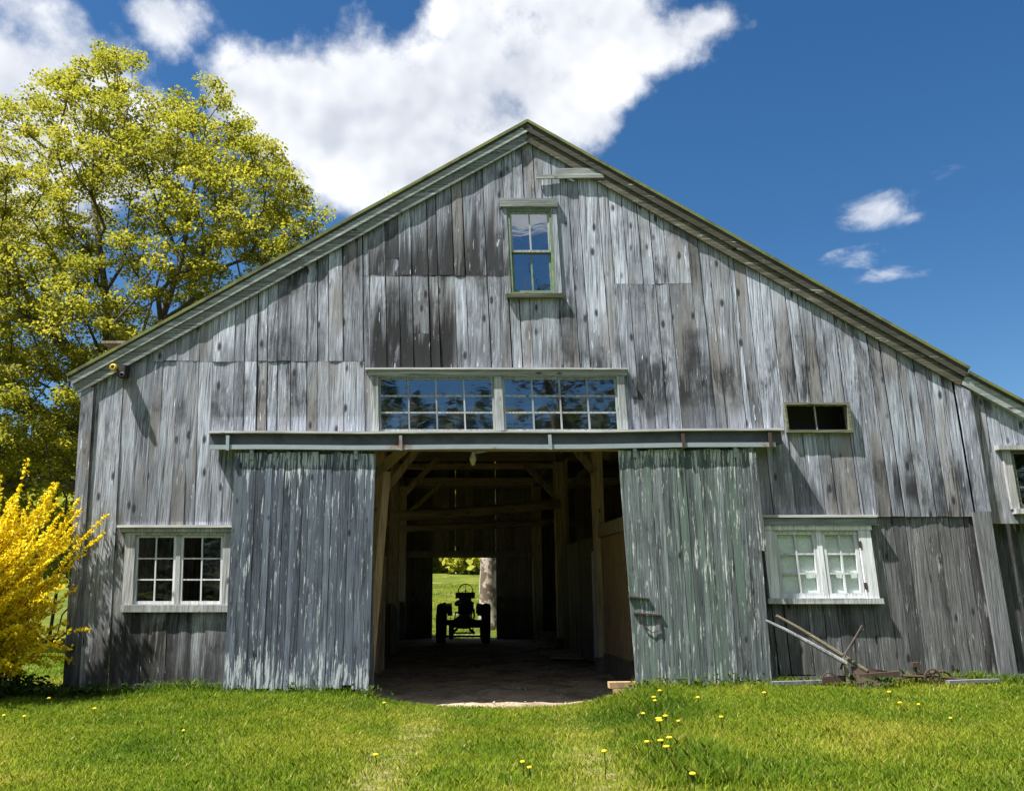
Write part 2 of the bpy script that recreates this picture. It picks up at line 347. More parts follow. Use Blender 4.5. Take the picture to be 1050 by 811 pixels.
CLOUDS = [(-10, 50, 130, 95, 1), (60, 75, 80, 56, .9), (-190, 120, 200, 120, 1), (320, 118, 105, 60, .9), (430, 112, 130, 88, 1), (530, 82, 115, 92, 1), (590, 95, 75, 70, .9), (600, 30, 90, 50, .9), (370, 170, 100, 55, .8), (660, 45, 80, 30, .5), (715, 28, 48, 18, .38), (178, 22, 44, 36, .5), (570, -30, 140, 60, .9), (240, 66, 40, 26, .35),
          (500, 150, 120, 60, .8), (500, 15, 90, 46, .9), (90, 140, 120, 70, .8)]
WISPS = [(905, 217, 50, 20, 1), (935, 226, 26, 10, .8), (880, 268, 40, 14, .75), (910, 286, 36, 12, .85), (972, 188, 22, 12, .55), (650, 8, 20, 8, .4)]
dens = None
for c in CLOUDS:
    b = blob(*c); dens = b if dens is None else w.math('MAXIMUM', dens, b)
# behind the photographer: broken cloud added as white fill, reflected in the gable panes
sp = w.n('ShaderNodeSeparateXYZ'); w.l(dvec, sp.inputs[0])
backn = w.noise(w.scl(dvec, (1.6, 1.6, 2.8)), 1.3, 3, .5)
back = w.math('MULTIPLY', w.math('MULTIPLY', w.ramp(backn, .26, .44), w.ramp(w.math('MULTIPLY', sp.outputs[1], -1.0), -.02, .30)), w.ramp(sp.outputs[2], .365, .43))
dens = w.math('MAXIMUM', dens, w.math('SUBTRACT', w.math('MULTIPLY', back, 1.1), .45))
def fbm(vec): return w.noise(vec, 6.5, 13, .60, .05)
f0 = fbm(dvec)
off = w.vmath('ADD', dvec, tuple(Vector((-.35, 0, .9)) * .022)).outputs[0]
f1 = w.noise(off, 5.0, 4, .5, 0)
fs0 = w.noise(dvec, 5.0, 4, .5, 0)
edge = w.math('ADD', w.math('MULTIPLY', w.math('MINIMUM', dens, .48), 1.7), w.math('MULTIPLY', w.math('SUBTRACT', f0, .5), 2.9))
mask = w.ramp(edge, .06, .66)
shade = w.ramp(w.math('ADD', w.math('ADD', w.math('SUBTRACT', fs0, f1), w.math('MULTIPLY', w.math('SUBTRACT', f0, .5), .35)), w.math('MULTIPLY', edge, -.06)), -.22, .14)
ccol = w.mix(shade, (2.2, 2.4, 2.75), (4.7, 4.7, 4.75))
wp = None
for c in WISPS:
    b = blob(*c); wp = b if wp is None else w.math('MAXIMUM', wp, b)
fw = w.noise(w.scl(dvec, (1.0, 1.0, 1.7)), 16, 10, .62, .5)
wm = w.math('MULTIPLY', w.ramp(w.math('ADD', w.math('MULTIPLY', wp, .8), w.math('MULTIPLY', w.math('SUBTRACT', fw, .5), 2.2)), .12, 1.1), w.ramp(wp, .0, .12))
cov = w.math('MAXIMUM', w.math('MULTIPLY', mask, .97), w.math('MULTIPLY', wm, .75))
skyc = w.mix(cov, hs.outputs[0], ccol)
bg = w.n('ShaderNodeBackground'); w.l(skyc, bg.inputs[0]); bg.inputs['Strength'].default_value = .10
w.l(bg.outputs[0], w.out.inputs[0])
wd.cycles.sampling_method = 'MANUAL'; wd.cycles.sample_map_resolution = 512

sl = bpy.data.lights.new('sun', 'SUN'); sl.energy = 5.0; sl.angle = R(.6); sl.color = (1, .95, .87)
so = bpy.data.objects.new('sun', sl); col.objects.link(so); so.rotation_euler = SUN.to_track_quat('Z', 'Y').to_euler(); so.location = (-20, -10, 40)

cam = bpy.data.cameras.new('camera'); co = bpy.data.objects.new('camera', cam); col.objects.link(co)
co.location = (0, -DIST, EYE); co.rotation_euler = (math.pi / 2 + PITCH, 0, 0)
cam.sensor_width = 36; cam.lens = FPX / 1050 * 36; cam.clip_end = 2000
scene.camera = co
vs = scene.view_settings; vs.view_transform = 'Standard'; vs.look = 'None'; vs.gamma = 1; vs.use_curve_mapping = False; vs.exposure = 1.45

# ------------------------------------------------------------------ ground
def sst(a, b, x):
    t = np.clip((x - a) / (b - a), 0, 1); return t * t * (3 - 2 * t)
def gz(x, y):
    x = np.asarray(x, float); y = np.asarray(y, float)
    und = .03 * np.sin(x * .9 + 1.3) * np.sin(y * .8) + .02 * np.sin(x * 2.3 + y * 1.7)
    front = .13 + .10 * sst(-3, -.2, y) + .012 * x + und
    drive = sst(-2.9, -1.7, x) * (1 - sst(1.3, 2.4, x))
    front = front - drive * .10 * sst(-5, -1, y)
    ye = -.66 + .70 * np.clip(np.abs(x + .12) / 1.95, 0, 1.3) ** 3
    dip = sst(-2.45, -1.9, x) * (1 - sst(1.55, 2.1, x)) * sst(ye - .25, ye + .22, y)
    z = front * (1 - dip) + (-.13) * dip
    u = x + .082 * y
    inside = sst(.12, .32, y) * (1 - sst(17.3, 17.8, y)) * sst(-6.9, -6.3, u) * (1 - sst(10.4, 11.0, u))
    back = sst(14, 22, y)
    rise = np.where(y > 20, np.minimum((y - 20) * .078, 2.95), 0)
    z = z * (1 - back) + back * (-.02) + rise
    return z * (1 - inside) + inside * (-.16)
def grid_mesh(name, xs, ys, zf, mat):
    X, Y = np.meshgrid(xs, ys); Z = zf(X, Y)
    n, k = X.shape
    me = bpy.data.meshes.new(name)
    idx = np.arange(n * k).reshape(n, k)
    f = np.stack([idx[:-1, :-1], idx[:-1, 1:], idx[1:, 1:], idx[1:, :-1]], -1).reshape(-1, 4)
    me.from_pydata(np.stack([X, Y, Z], -1).reshape(-1, 3).tolist(), [], f.tolist())
    me.materials.append(mat); me.polygons.foreach_set('use_smooth', [True] * len(f)); me.update()
    o = bpy.data.objects.new(name, me); col.objects.link(o); return o
xs = np.concatenate([np.linspace(-500, -30, 14), np.linspace(-28, -10, 19), np.arange(-9.8, 11, .16), np.linspace(11.5, 30, 16), np.linspace(40, 500, 12)])
ys = np.concatenate([np.linspace(-500, -30, 12), np.linspace(-27, -8, 12), np.arange(-7.6, -1.6, .2), np.arange(-1.6, .5, .05), np.arange(.6, 17, .8), np.arange(17.1, 18.2, .2), np.linspace(19, 62, 30), np.linspace(70, 700, 14)])
tag(grid_mesh('ground', xs, ys, gz, M['ground']), kind='structure')
def value_noise(x, y, s, seed):
    g = np.random.default_rng(seed).uniform(0, 1, (64, 64)); X = x * s + 400; Y = y * s + 400
    i = np.floor(X).astype(int); j = np.floor(Y).astype(int); fx_ = X - i; fy_ = Y - j; fx_ = fx_ * fx_ * (3 - 2 * fx_); fy_ = fy_ * fy_ * (3 - 2 * fy_)
    i %= 64; j %= 64; i2 = (i + 1) % 64; j2 = (j + 1) % 64
    return (g[i, j] * (1 - fx_) + g[i2, j] * fx_) * (1 - fy_) + (g[i, j2] * (1 - fx_) + g[i2, j2] * fx_) * fy_
def fz(x, y): return .05 * (value_noise(x, y, .8, 41) - .5) + .05 * (value_noise(x, y, 2.6, 42) - .5) + .022 * (value_noise(x, y, 7, 43) - .5) - .03 * np.clip(-y, 0, 1)
tag(grid_mesh('dirt_floor', np.arange(-8.1, 6.6, .08), np.arange(-.95, 17.6, .08), fz, M['floor']), kind='structure')

# ------------------------------------------------------------------ the barn
barn = empty('barn', (0.2, 0, 0), 'weathered grey board barn with open sliding doors and a broad gable front', 'barn')
U0, U1, UR, ZR = -6.55, 6.87, .53, 9.18
SLL, SLR = .592, .640
def rz(u): return ZR - (UR - u) * SLL if u < UR else ZR - (u - UR) * SLR
DEPTH = 17.2

def board(mb, u0, u1, z0, za, zb, y=0.0, th=.024, tone=None, cup=.005, tilt=.006, wav=.004, top=None):
    """one upright board with warp, cup and twist; za/zb are its top at the two edges"""
    tone = rnd.random() if tone is None else tone
    n = max(1, int((max(za, zb) - z0) / .55))
    c = rnd.uniform(-cup, cup); t0 = rnd.uniform(-tilt, tilt); t1 = rnd.uniform(-tilt, tilt); um = (u0 + u1) / 2
    vs = []; fs = []
    for i in range(n + 1):
        k = i / n; tl = t0 + (t1 - t0) * k; dy = rnd.uniform(-wav, wav) if 0 < i < n else rnd.uniform(-wav, wav) * 1.5
        e = lambda: rnd.uniform(-.0018, .0018)
        zl = z0 + (za - z0) * k; zr = z0 + (zb - z0) * k
        vs += [(u0 + e(), y - tl + dy, zl), (um, y - c + dy, (zl + zr) / 2), (u1 + e(), y + tl + dy, zr), (u1, y + th + tl + dy, zr), (u0, y + th - tl + dy, zl)]
    for i in range(n):
        a = i * 5; b = a + 5
        for k in range(5):
            k2 = (k + 1) % 5; fs.append((a + k, a + k2, b + k2, b + k))
    fs.append((0, 4, 3, 2, 1)); b = n * 5; fs.append((b, b + 1, b + 2, b + 3, b + 4))
    mb.add(vs, fs, tone)

OPEN = [(-2.13, 1.62, -.5, 3.93), (-2.13, 1.78, 3.9, 4.92), (.08, .88, 6.17, 7.74), (-5.74, -4.24, 1.36, 2.48), (3.70, 5.22, 1.46, 2.58), (4.22, 5.18, 3.98, 4.37)]
def cols(a, b, wmin, wmax, forced=()):
    pts = sorted([a, b] + [f for f in forced if a < f < b]); out = [a]
    for p, q in zip(pts, pts[1:]):
        x = p
        while q - x > wmax * 1.35:
            x += rnd.uniform(wmin, wmax)
            if q - x < wmin * .6: break
            out.append(x)
        out.append(q)
    return out
front = MB(W); lower = MB(W)
forced = [x for o in OPEN for x in o[:2]] + [-2.22, -.25, 3.0, 3.62, -5.95]
cs = cols(U0, U1, .15, .27, forced)
for u0, u1 in zip(cs, cs[1:]):
    um = (u0 + u1) / 2
    zb = (.05 if um < -5.6 else .30) if um < 0 else .42
    segs = [(zb, None)]
    brk = []
    if -5.95 < um < -2.2: brk.append(5.08 + rnd.uniform(-.012, .012))
    if -2.25 < um < -.25: brk.append(6.50 + rnd.uniform(-.015, .015))
    if 1.78 < um < 3.0: brk.append(6.36 + rnd.uniform(-.02, .02))
    if um > 3.55: brk.append(2.68 + .01 * rnd.random())
    if rnd.random() < .12 and um < 3.5: brk.append(rnd.uniform(2.8, 7.5))
    brk = sorted(b for b in brk if b < rz(um) - .5)
    zs = [zb] + brk + [None]
    for i in range(len(zs) - 1):
        lo = zs[i]; hi = zs[i + 1]
        ta = (rz(u0) - .12 if hi is None else hi - .006); tb = (rz(u1) - .12 if hi is None else hi - .006)
        tone = (rnd.uniform(.5, 1) if rnd.random() < .78 else rnd.uniform(.1, .5)) * (.45 if (-2.2 < um < -.3 and 4.9 < lo + .05 and lo < 6.6 and hi is not None) or (-1.2 < um < -.1 and lo > 6) else 1)
        spans = [(lo, min(ta, tb))]
        for o in OPEN:
            if o[0] - .001 < um < o[1] + .001:
                ns = []
                for a, b in spans:
                    if o[3] <= a or o[2] >= b: ns.append((a, b)); continue
                    if o[2] - a > .03: ns.append((a, o[2]))
                    if b - o[3] > .03: ns.append((o[3], b))
                spans = ns
        for k, (a, b) in enumerate(spans):
            islast = abs(b - min(ta, tb)) < 1e-6
            gap = rnd.choice((.003, .004, .005, .006, .008, .011)) if um > -4.1 else rnd.choice((.001, .0015, .002, .003))
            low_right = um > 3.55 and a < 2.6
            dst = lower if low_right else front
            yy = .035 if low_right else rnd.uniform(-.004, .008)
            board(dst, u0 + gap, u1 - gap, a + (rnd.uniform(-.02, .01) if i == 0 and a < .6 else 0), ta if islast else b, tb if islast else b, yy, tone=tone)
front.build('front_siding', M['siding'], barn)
tag(lower.build('lower_siding', M['lower'], barn), 'darker boards right of the green door, below the seam')
# dark backing layer of old boards so that thin joints read dark, not as holes of sky: the rails the boards are nailed to
for z, a, b in ((5.05, U0 + .05, -2.3), (5.05, 1.95, U1 - .05), (6.45, -4.0, -.05), (6.45, 1.0, 4.0), (2.66, U0 + .05, -2.3), (2.66, 1.8, U1 - .05), (8.2, -.9, 1.9)):
    girt = MB(W); girt.box(a, b, .05, .17, z - .08, z + .08); girt.build('girt', M['inner'], barn)
# sills
sb = MB(W); sb.box(-5.62, -4.20, -.05, .15, .17, .31, j=.008); sb.box(-5.6, -4.3, -.13, -.055, .10, .22, j=.01); sb.build('sill_beam', M['oldgrey'], barn)
sb = MB(W); sb.box(3.55, 4.9, .0, .2, .22, .41, j=.01); sb.box(4.92, 6.85, -.02, .2, .24, .42, j=.01); sb.box(4.95, 6.86, -.08, -.022, .36, .425, j=.006); sb.build('sill_beam', M['oldgrey'], barn)
# corner board at the right, patched with a second plank
cb = MB(W); board(cb, 6.885, 7.10, 2.75, 4.72, 4.60, -.045, .03, .4); cb.build('corner_board', M['siding'], barn)
cb = MB(W); board(cb, 6.80, 7.06, .30, 2.74, 2.76, -.085, .04, .55); cb.build('corner_board', M['oldgrey'], barn)
cb = MB(W); cb.box(U0 - .03, U0 + .16, -.035, -.012, .05, 4.66, .3); cb.build('corner_board', M['siding'], barn)

# side and rear walls of boards with open joints
def plank_wall(name, p, q, z0, ztop, openings=(), wmin=.2, wmax=.34, mat=M['inner'], gapp=.16, warp=W, parent=barn):
    mb = MB(warp); L = math.hypot(q[0] - p[0], q[1] - p[1]); dx, dy = (q[0] - p[0]) / L, (q[1] - p[1]) / L; nx, ny = -dy, dx
    fo = [x for o in openings for x in o[:2]]
    c = cols(0, L, wmin, wmax, fo)
    for a, b in zip(c, c[1:]):
        m = (a + b) / 2; tone = rnd.random()
        spans = [(z0, None)]
        top = lambda s: ztop(p[0] + dx * s)
        lo = z0; parts = []
        hit = [o for o in openings if o[0] - .001 < m < o[1] + .001]
        if hit: parts = [(z0, hit[0][2]), (hit[0][3], None)]
        else: parts = [(z0, None)]
        for z_a, z_b in parts:
            if z_b is not None and z_b - z_a < .05: continue
            cuts = [z_a]; zt = min(top(a), top(b)) if z_b is None else z_b
            g = .0015
            if rnd.random() < gapp: g = rnd.uniform(.005, .012)
            elif rnd.random() < .05: g = .004
            ta, tb = (top(a), top(b)) if z_b is None else (z_b, z_b)
            A = a + (g if g > .003 else 0); B = b
            v = []
            for s, zt_ in ((A, ta), (B, tb)):
                for k in (0, .025):
                    v += [(p[0] + dx * s + nx * k, p[1] + dy * s + ny * k, z_a), (p[0] + dx * s + nx * k, p[1] + dy * s + ny * k, zt_)]
            mb.add(v, [(0, 1, 5, 4), (2, 6, 7, 3), (0, 2, 3, 1), (4, 5, 7, 6), (1, 3, 7, 5), (0, 4, 6, 2)], tone)
    return mb.build(name, mat, parent)
plank_wall('rear_wall', (U0, DEPTH), (U1, DEPTH), -.05, lambda u: rz(u) - .1, openings=[(-1.33 - U0, .84 - U0, -.05, 2.70)], gapp=.22)
plank_wall('left_wall', (U0 + .0, .03), (U0, DEPTH), .15, lambda u: rz(U0) - .12, openings=[(.7, 2.3, .15, 4.0), (9.2, 12.0, .15, 4.2), (12.5, 16.4, .15, 4.2)], mat=M['siding'])  # openings added out of view to let daylight into the interior
plank_wall('right_wall', (U1 - .03, .05), (U1 - .03, DEPTH), .1, lambda u: rz(U1) - .12, gapp=.02)
# rails behind the rear boards break the light slits
rr = MB(W)
for z in (.15, 1.3, 2.82, 3.9, 5.2, 6.6):
    if z < 2.7: rr.box(U0, -1.36, DEPTH - .14, DEPTH - .01, z - .09, z + .09); rr.box(.87, U1, DEPTH - .14, DEPTH - .01, z - .09, z + .09)
    else: rr.box(U0 + (z > 5) * 2, U1 - (z > 5) * 2, DEPTH - .2, DEPTH - .01, z - .11, z + .11)
rr.build('rear_girt', M['inner'], barn)

# roof: two slopes with thickness
def slope(name, ua, za, ub, zb, y0, y1, th, mat, below=0.0, warp=W):
    mb = MB(warp); d = Vector((ub - ua, zb - za)).normalized(); n = Vector((-d.y, d.x));
    if n.y < 0: n = -n
    pr = [(ua - n.x * below, za - n.y * below), (ub - n.x * below, zb - n.y * below), (ub - n.x * (below + th), zb - n.y * (below + th)), (ua - n.x * (below + th), za - n.y * (below + th))]
    K = max(1, int(abs(ub - ua) / .7)) if y1 - y0 < 1 else 1
    def lerp(i, j, k): return (pr[i][0] + (pr[j][0] - pr[i][0]) * k, pr[i][1] + (pr[j][1] - pr[i][1]) * k)
    vs = []; fs = []
    for i in range(K + 1):
        a = lerp(0, 1, i / K); b = lerp(3, 2, i / K); e = rnd.uniform(-.006, .006) if 0 < i < K else 0
        vs += [(a[0], y0, a[1] + e), (b[0], y0 + rnd.uniform(-.002, .002), b[1] + e), (b[0], y1, b[1] + e), (a[0], y1, a[1] + e)]
    for i in range(K):
        a = i * 4; b = a + 4
        for k in range(4): k2 = (k + 1) % 4; fs.append((a + k, b + k, b + k2, a + k2))
    fs += [(0, 1, 2, 3), (K * 4, K * 4 + 3, K * 4 + 2, K * 4 + 1)]
    mb.add(vs, fs, rnd.random())
    return mb
EL = -6.80; ER = 7.13
rf = slope('roof', EL, rz(EL), UR, ZR, -.076, DEPTH + .3, .07, None); o = rf.build('roof_slope', M['roof'], barn)
rf = slope('roof', UR, ZR, ER, rz(ER), -.076, DEPTH + .3, .07, None); o2 = rf.build('roof_slope', M['roof'], barn)
for side, (ua, ub) in enumerate(((EL, UR), (UR, ER))):
    mt = M['rake'] if side == 0 else M['rakeW']
    slope('', ua, rz(ua), ub, rz(ub), -.095, -.078, .045, None, -.012).build('roof_edge', M['moss'], barn)
    slope('', ua, rz(ua), ub, rz(ub), -.075, -.052, .10, None, .072).build('rake_moulding', mt, barn)
    slope('', ua + (0 if side == 0 else .12), rz(ua + (0 if side == 0 else .12)), ub - (.12 if side == 0 else 0), rz(ub - (.12 if side == 0 else 0)), -.050, -.022, .23, None, .10).build('rake_board', mt, barn)
# boards of the vent above the gable window
vb = MB(W); vb.bar((.62, -.05, 8.17), (1.72, -.05, 8.19), .03, .07, .6, up=(0, 0, 1)); vb.bar((.95, -.045, 8.27), (1.72, -.045, 8.27), .025, .10, .2); vb.build('patch_board', M['greytrim'], barn)

# --- timber frame
def post(u, y, w_, z1, mat=M['timber'], z0=-.05, name='post', d=None):
    mb = MB(W); K = 6; d = d or w_
    vs = []; fs = []
    for i in range(K + 1):
        z = z0 + (z1 - z0) * i / K; e = [rnd.uniform(-.008, .008) for _ in range(4)]
        vs += [(u - w_ / 2 + e[0], y - d / 2, z), (u + w_ / 2 + e[1], y - d / 2 + e[2], z), (u + w_ / 2 + e[1], y + d / 2, z), (u - w_ / 2 + e[0], y + d / 2 + e[3], z)]
    for i in range(K):
        a = i * 4; b = a + 4
        for k in range(4): k2 = (k + 1) % 4; fs.append((a + k, a + k2, b + k2, b + k))
    fs += [(3, 2, 1, 0), tuple(K * 4 + k for k in range(4))]
    mb.add(vs, fs, rnd.random()); return mb.build(name, mat, barn)
def beam(p, q, w_, h, mat=M['timberH'], name='beam'):
    mb = MB(W); mb.bar(p, q, w_, h); return mb.build(name, mat, barn)
def log(p, q, r, mat=M['timberH'], name='log_beam', sag=.06):
    mb = MB(W); p = Vector(p); q = Vector(q)
    pts = [p.lerp(q, i / 8) - Vector((0, 0, sag * math.sin(math.pi * i / 8))) + Vector((0, rnd.uniform(-.02, .02), rnd.uniform(-.02, .02))) for i in range(9)]
    mb.tube(pts, [r * rnd.uniform(.9, 1.1) for _ in pts], 8); return mb.build(name, mat, barn, True)
VL, VR = -2.36, 2.22
ZP = 5.3
for y in (.45,): post(-2.30, y, .22, 4.0); post(1.98, y, .2, 3.95)
for y in (5.0, 11.0, 16.8):
    post(VL, y, .24, ZP); post(VR - (.03 if y == 5 else -.02 if y < 12 else 0), y, .22 if y == 5 else .3, ZP)
    beam((VL - 4.1, y, ZP - .02), (VR + 4.6, y, ZP - .02), .22, .26)
    if y < 16: beam((VL, y + .02, rz(VL) - .25), (VL, y + .02, ZP + .1), .2, .2, M['timber'], 'post'); beam((VR, y + .02, ZP + .1), (VR, y + .02, rz(VR) - .25), .2, .2, M['timber'], 'post')
# the plain second stick nailed to the far right post
post(VR + .17, 10.8, .1, ZP, name='post', d=.1)
mb = MB(W); mb.box(VR - .2, VR + .22, 10.7, 11.25, -.05, .38, j=.02); mb.build('post_footing', M['dirt'], barn)
mb = MB(W); mb.box(VR - .16, VR + .12, 4.8, 5.15, -.05, .3, j=.02); mb.build('post_footing', M['dirt'], barn)
log((VL, 10.9, 3.62), (VR, 10.9, 3.95), .14); log((VL, 12.2, 3.35), (VR, 12.2, 3.55), .10, sag=.02)
beam((VL, 11, 4.98), (VR, 11, 5.0), .16, .14)
for p, q in (((VL + .1, 4.9, 3.55), (VL + 1.15, 4.9, 4.95)), ((VR - .1, 4.9, 4.0), (VR - .95, 4.9, 5.1)), ((VR - .1, 10.9, 4.1), (VR - 1.0, 10.9, 5.1)), ((VL + .1, 10.9, 4.0), (VL + 1.2, 10.9, 5.2)), ((VR + .12, 10.9, 4.3), (VR + 1.1, 10.9, 5.2)),
             ((VL + .1, 16.7, 4.1), (VL + 1.3, 16.7, 5.2)), ((VR + .1, 5, 4.3), (VR + .95, 5, 5.15)), ((-2.2, .5, 3.3), (-1.5, .5, 3.92))):
    beam(p, q, .12, .14, M['timber'], 'brace')
for y0, y1 in ((.5, 5), (5, 11), (11, 16.8)):
    for v in (VL, VR): beam((v, y0, ZP - .1), (v, y1, ZP - .1), .2, .2, M['inner'], 'beam')
beam((VL, DEPTH - .3, 2.80), (VR + .2, DEPTH - .3, 2.80), .2, .2, M['inner'], 'lintel')
for k in range(5):     # rafters seen only as shapes in the dark
    y = .9 + k * 3.6
    for a, b in ((U0 + .3, UR), (UR, U1 - .3)):
        beam((a, y, rz(a) - .22), (b, y, rz(b) - .22), .12, .14, M['inner'], 'rafter')
# hay loft floors over the two side bays keep the upper barn dark
for a, b in ((U0 + .1, VL - .1), (VR + .1, U1 - .1)):
    mb = MB(W)
    for i in range(16): mb.box(a, b, .3 + i * 1.05, .3 + i * 1.05 + 1.04, 5.46, 5.50)
    mb.build('loft_floor', M['inner'], barn)
# partitions along the threshing floor
pl = MB(W); pl.box(VR - .02, VR + .02, 1.0, 2.75, .42, 2.62, .35); pl.box(VR - .022, VR + .018, 2.756, 4.86, .40, 2.64, .6); pl.build('plywood_partition', M['ply'], barn)
pl = MB(W); pl.box(VR - .05, VR + .07, .6, 4.86, -.05, .40, .2, .01); pl.build('partition_base', M['inner'], barn)
beam((VR, .6, 2.76), (VR, 4.88, 2.78), .16, .24, M['timber'], 'partition_rail')
plank_wall('plank_partition', (VR + .03, 5.15), (VR + .03, 10.8), .1, lambda u: 2.75, gapp=0, openings=[(.85, 1.95, .1, 2.3)])
dm = MB(W); dm.box(VR + .0, VR + .04, 6.02, 7.08, .12, 2.28, .3); dm.build('partition_door', M['inner'], barn)
dm = MB(W); dm.box(VR - .03, VR + .01, 5.80, 5.97, .15, 2.42, .7); dm.build('door_casing', M['white'], barn)
plank_wall('plank_partition', (VL - .05, 5.2), (VL - .05, 17.0), 0, lambda u: 1.25, gapp=.03)
plank_wall('plank_partition', (VL - .05, .7), (VL - .05, 4.8), 0, lambda u: 1.15, gapp=0)
mb = MB(W); mb.box(VL + .02, VL + .16, 5.2, 5.5, .0, 2.3, .8, .01); mb.box(VL + .02, VL + .12, 5.55, 5.9, .0, 1.6, .3, .01); mb.build('nailed_board', M['timber'], barn)
# header over the big door behind the track, and jambs
mb = MB(W); mb.box(-2.2, 1.9, .03, .24, 3.70, 3.94, .4); mb.build('header', M['timberH'], barn)

# --- door track
tr = MB(W)
def tslab(mb, ua, ub, za, zb_, y0, y1, h0, h1, tone=.5):
    K = 12; vs = []; fs = []
    for i in range(K + 1):
        k = i / K; u = ua + (ub - ua) * k; z = za + (zb_ - za) * k - .018 * math.sin(math.pi * k) + .006 * math.sin(k * 17)
        vs += [(u, y0, z + h0), (u, y1, z + h0), (u, y1, z + h1), (u, y0, z + h1)]
    for i in range(K):
        a = i * 4; b = a + 4
        for k in range(4): k2 = (k + 1) % 4; fs.append((a + k, a + k2, b + k2, b + k))
    fs += [(3, 2, 1, 0), tuple(K * 4 + k for k in range(4))]
    mb.add(vs, fs, tone)
tslab(tr, -4.54, 4.05, 3.66, 3.71, -.20, -.035, .05, .235); trk = tr.build('door_track', M['track'], barn)
tr = MB(W); tslab(tr, -4.54, 4.07, 3.66, 3.71, -.275, -.03, .238, .268); tr.build('track_cap', M['cap'], trk)
tr = MB(W); tslab(tr, -4.52, 3.92, 3.66, 3.705, -.255, -.205, -.005, .062); tr.build('rail', M['rail'], trk)
for u in (-4.25, -1.67, .56, 2.55, 3.85):
    b = MB(W); z = 3.66 + .05 * (u + 4.54) / 8.6 - .018 * math.sin(math.pi * (u + 4.5) / 8.5)
    b.box(u - .024, u + .024, -.272, -.257, z - .02, z + .2); b.box(u - .024, u + .024, -.257, -.2, z + .17, z + .21); b.build('bracket', M['rust'] if u > 2 and u < 3 or u > 3.5 else M['rail'], trk)

# --- sliding doors
def sliding(label, ul_t, ur_t, ul_b, ur_b, zt0, zt1, zb, mat, y=-.19):
    mb = MB(W); n = 19; x = 0; wd_ = [rnd.uniform(.7, 1.35) for _ in range(n)]; S = sum(wd_); acc = 0
    for i, k in enumerate(wd_):
        a = acc / S; acc += k; b = acc / S
        t = rnd.random(); za = zt0 + (zt1 - zt0) * a + rnd.uniform(-.02, .02); zz = zb + rnd.uniform(-.05, .06) + .06 * (rnd.random() < .15)
        g = rnd.choice((.001, .0015, .002, .0045)); mid = (zz + za) / 2
        K = 5; vs = []; fs = []; c = rnd.uniform(-.0015, .0025); tl = rnd.uniform(-.002, .002); th = .026; y0 = y + rnd.uniform(-.003, .003)
        for j in range(K + 1):
            q = j / K; z = zz + (za - zz) * q
            L = ul_b + (ul_t - ul_b) * (z - zb) / (zt0 - zb); Rr = ur_b + (ur_t - ur_b) * (z - zb) / (zt0 - zb)
            u0 = L + (Rr - L) * a + g; u1 = L + (Rr - L) * b - g; dy = rnd.uniform(-.002, .002)
            vs += [(u0, y0 - tl + dy, z), ((u0 + u1) / 2, y0 - c + dy, z), (u1, y0 + tl + dy, z), (u1, y0 + th, z), (u0, y0 + th, z)]
        for j in range(K):
            p = j * 5; q = p + 5
            for s in range(5): s2 = (s + 1) % 5; fs.append((p + s, p + s2, q + s2, q + s))
        fs += [(0, 4, 3, 2, 1), tuple(K * 5 + s for s in range(5))]
        mb.add(vs, fs, t)
    d = mb.build('sliding_door', mat, barn); d['label'] = label
    for z in (.7, 1.95, 3.3):
        bt = MB(W); k = (z - zb) / (zt0 - zb); bt.box(ul_b + (ul_t - ul_b) * k + .03, ur_b + (ur_t - ur_b) * k - .03, y + .03, y + .06, z - .08, z + .08); bt.build('ledge_board', M['inner'], d)
    for q in (.12, .86):
        u = ul_t + (ur_t - ul_t) * q; h = MB(W)
        h.box(u - .03, u + .03, y - .03, y - .012, zt0 - .10, zt0 + .06, .5); h.box(u - .02, u + .02, y - .05, y - .03, zt0 - .02, zt0 + .08, .5); h.build('hanger', M['rail'], d)
    return d
dl = sliding('sliding door of faded slate blue boards left of the opening', -4.15, -2.05, -4.25, -2.20, 3.61, 3.61, .22, M['doorL'])
dr = sliding('sliding door of faded blue green boards right of the opening', 1.58, 3.61, 1.58, 3.50, 3.64, 3.68, .22, M['doorR'])
lt = MB(W); lt.bar((1.56, -.207, 1.52), (1.86, -.207, 1.49), .02, .035, up=(0, 1, 0)); lt.bar((1.62, -.207, 1.29), (2.02, -.207, 1.26), .02, .03, up=(0, 1, 0))
lt.tube([(1.70, -.212, 1.30), (1.74, -.212, 1.12), (1.86, -.212, 1.02), (1.98, -.212, 1.06), (1.98, -.212, 1.2), (1.93, -.212, 1.27)], .008, 6); lt.build('latch', M['rust'], dr)
es = MB(W); es.box(3.52, 3.615, -.235, -.21, 2.17, 3.62, .4, .003); es.box(3.47, 3.53, -.15, -.115, .35, 2.15, .6, .004); es.build('edge_strip', M['doorR'], dr)

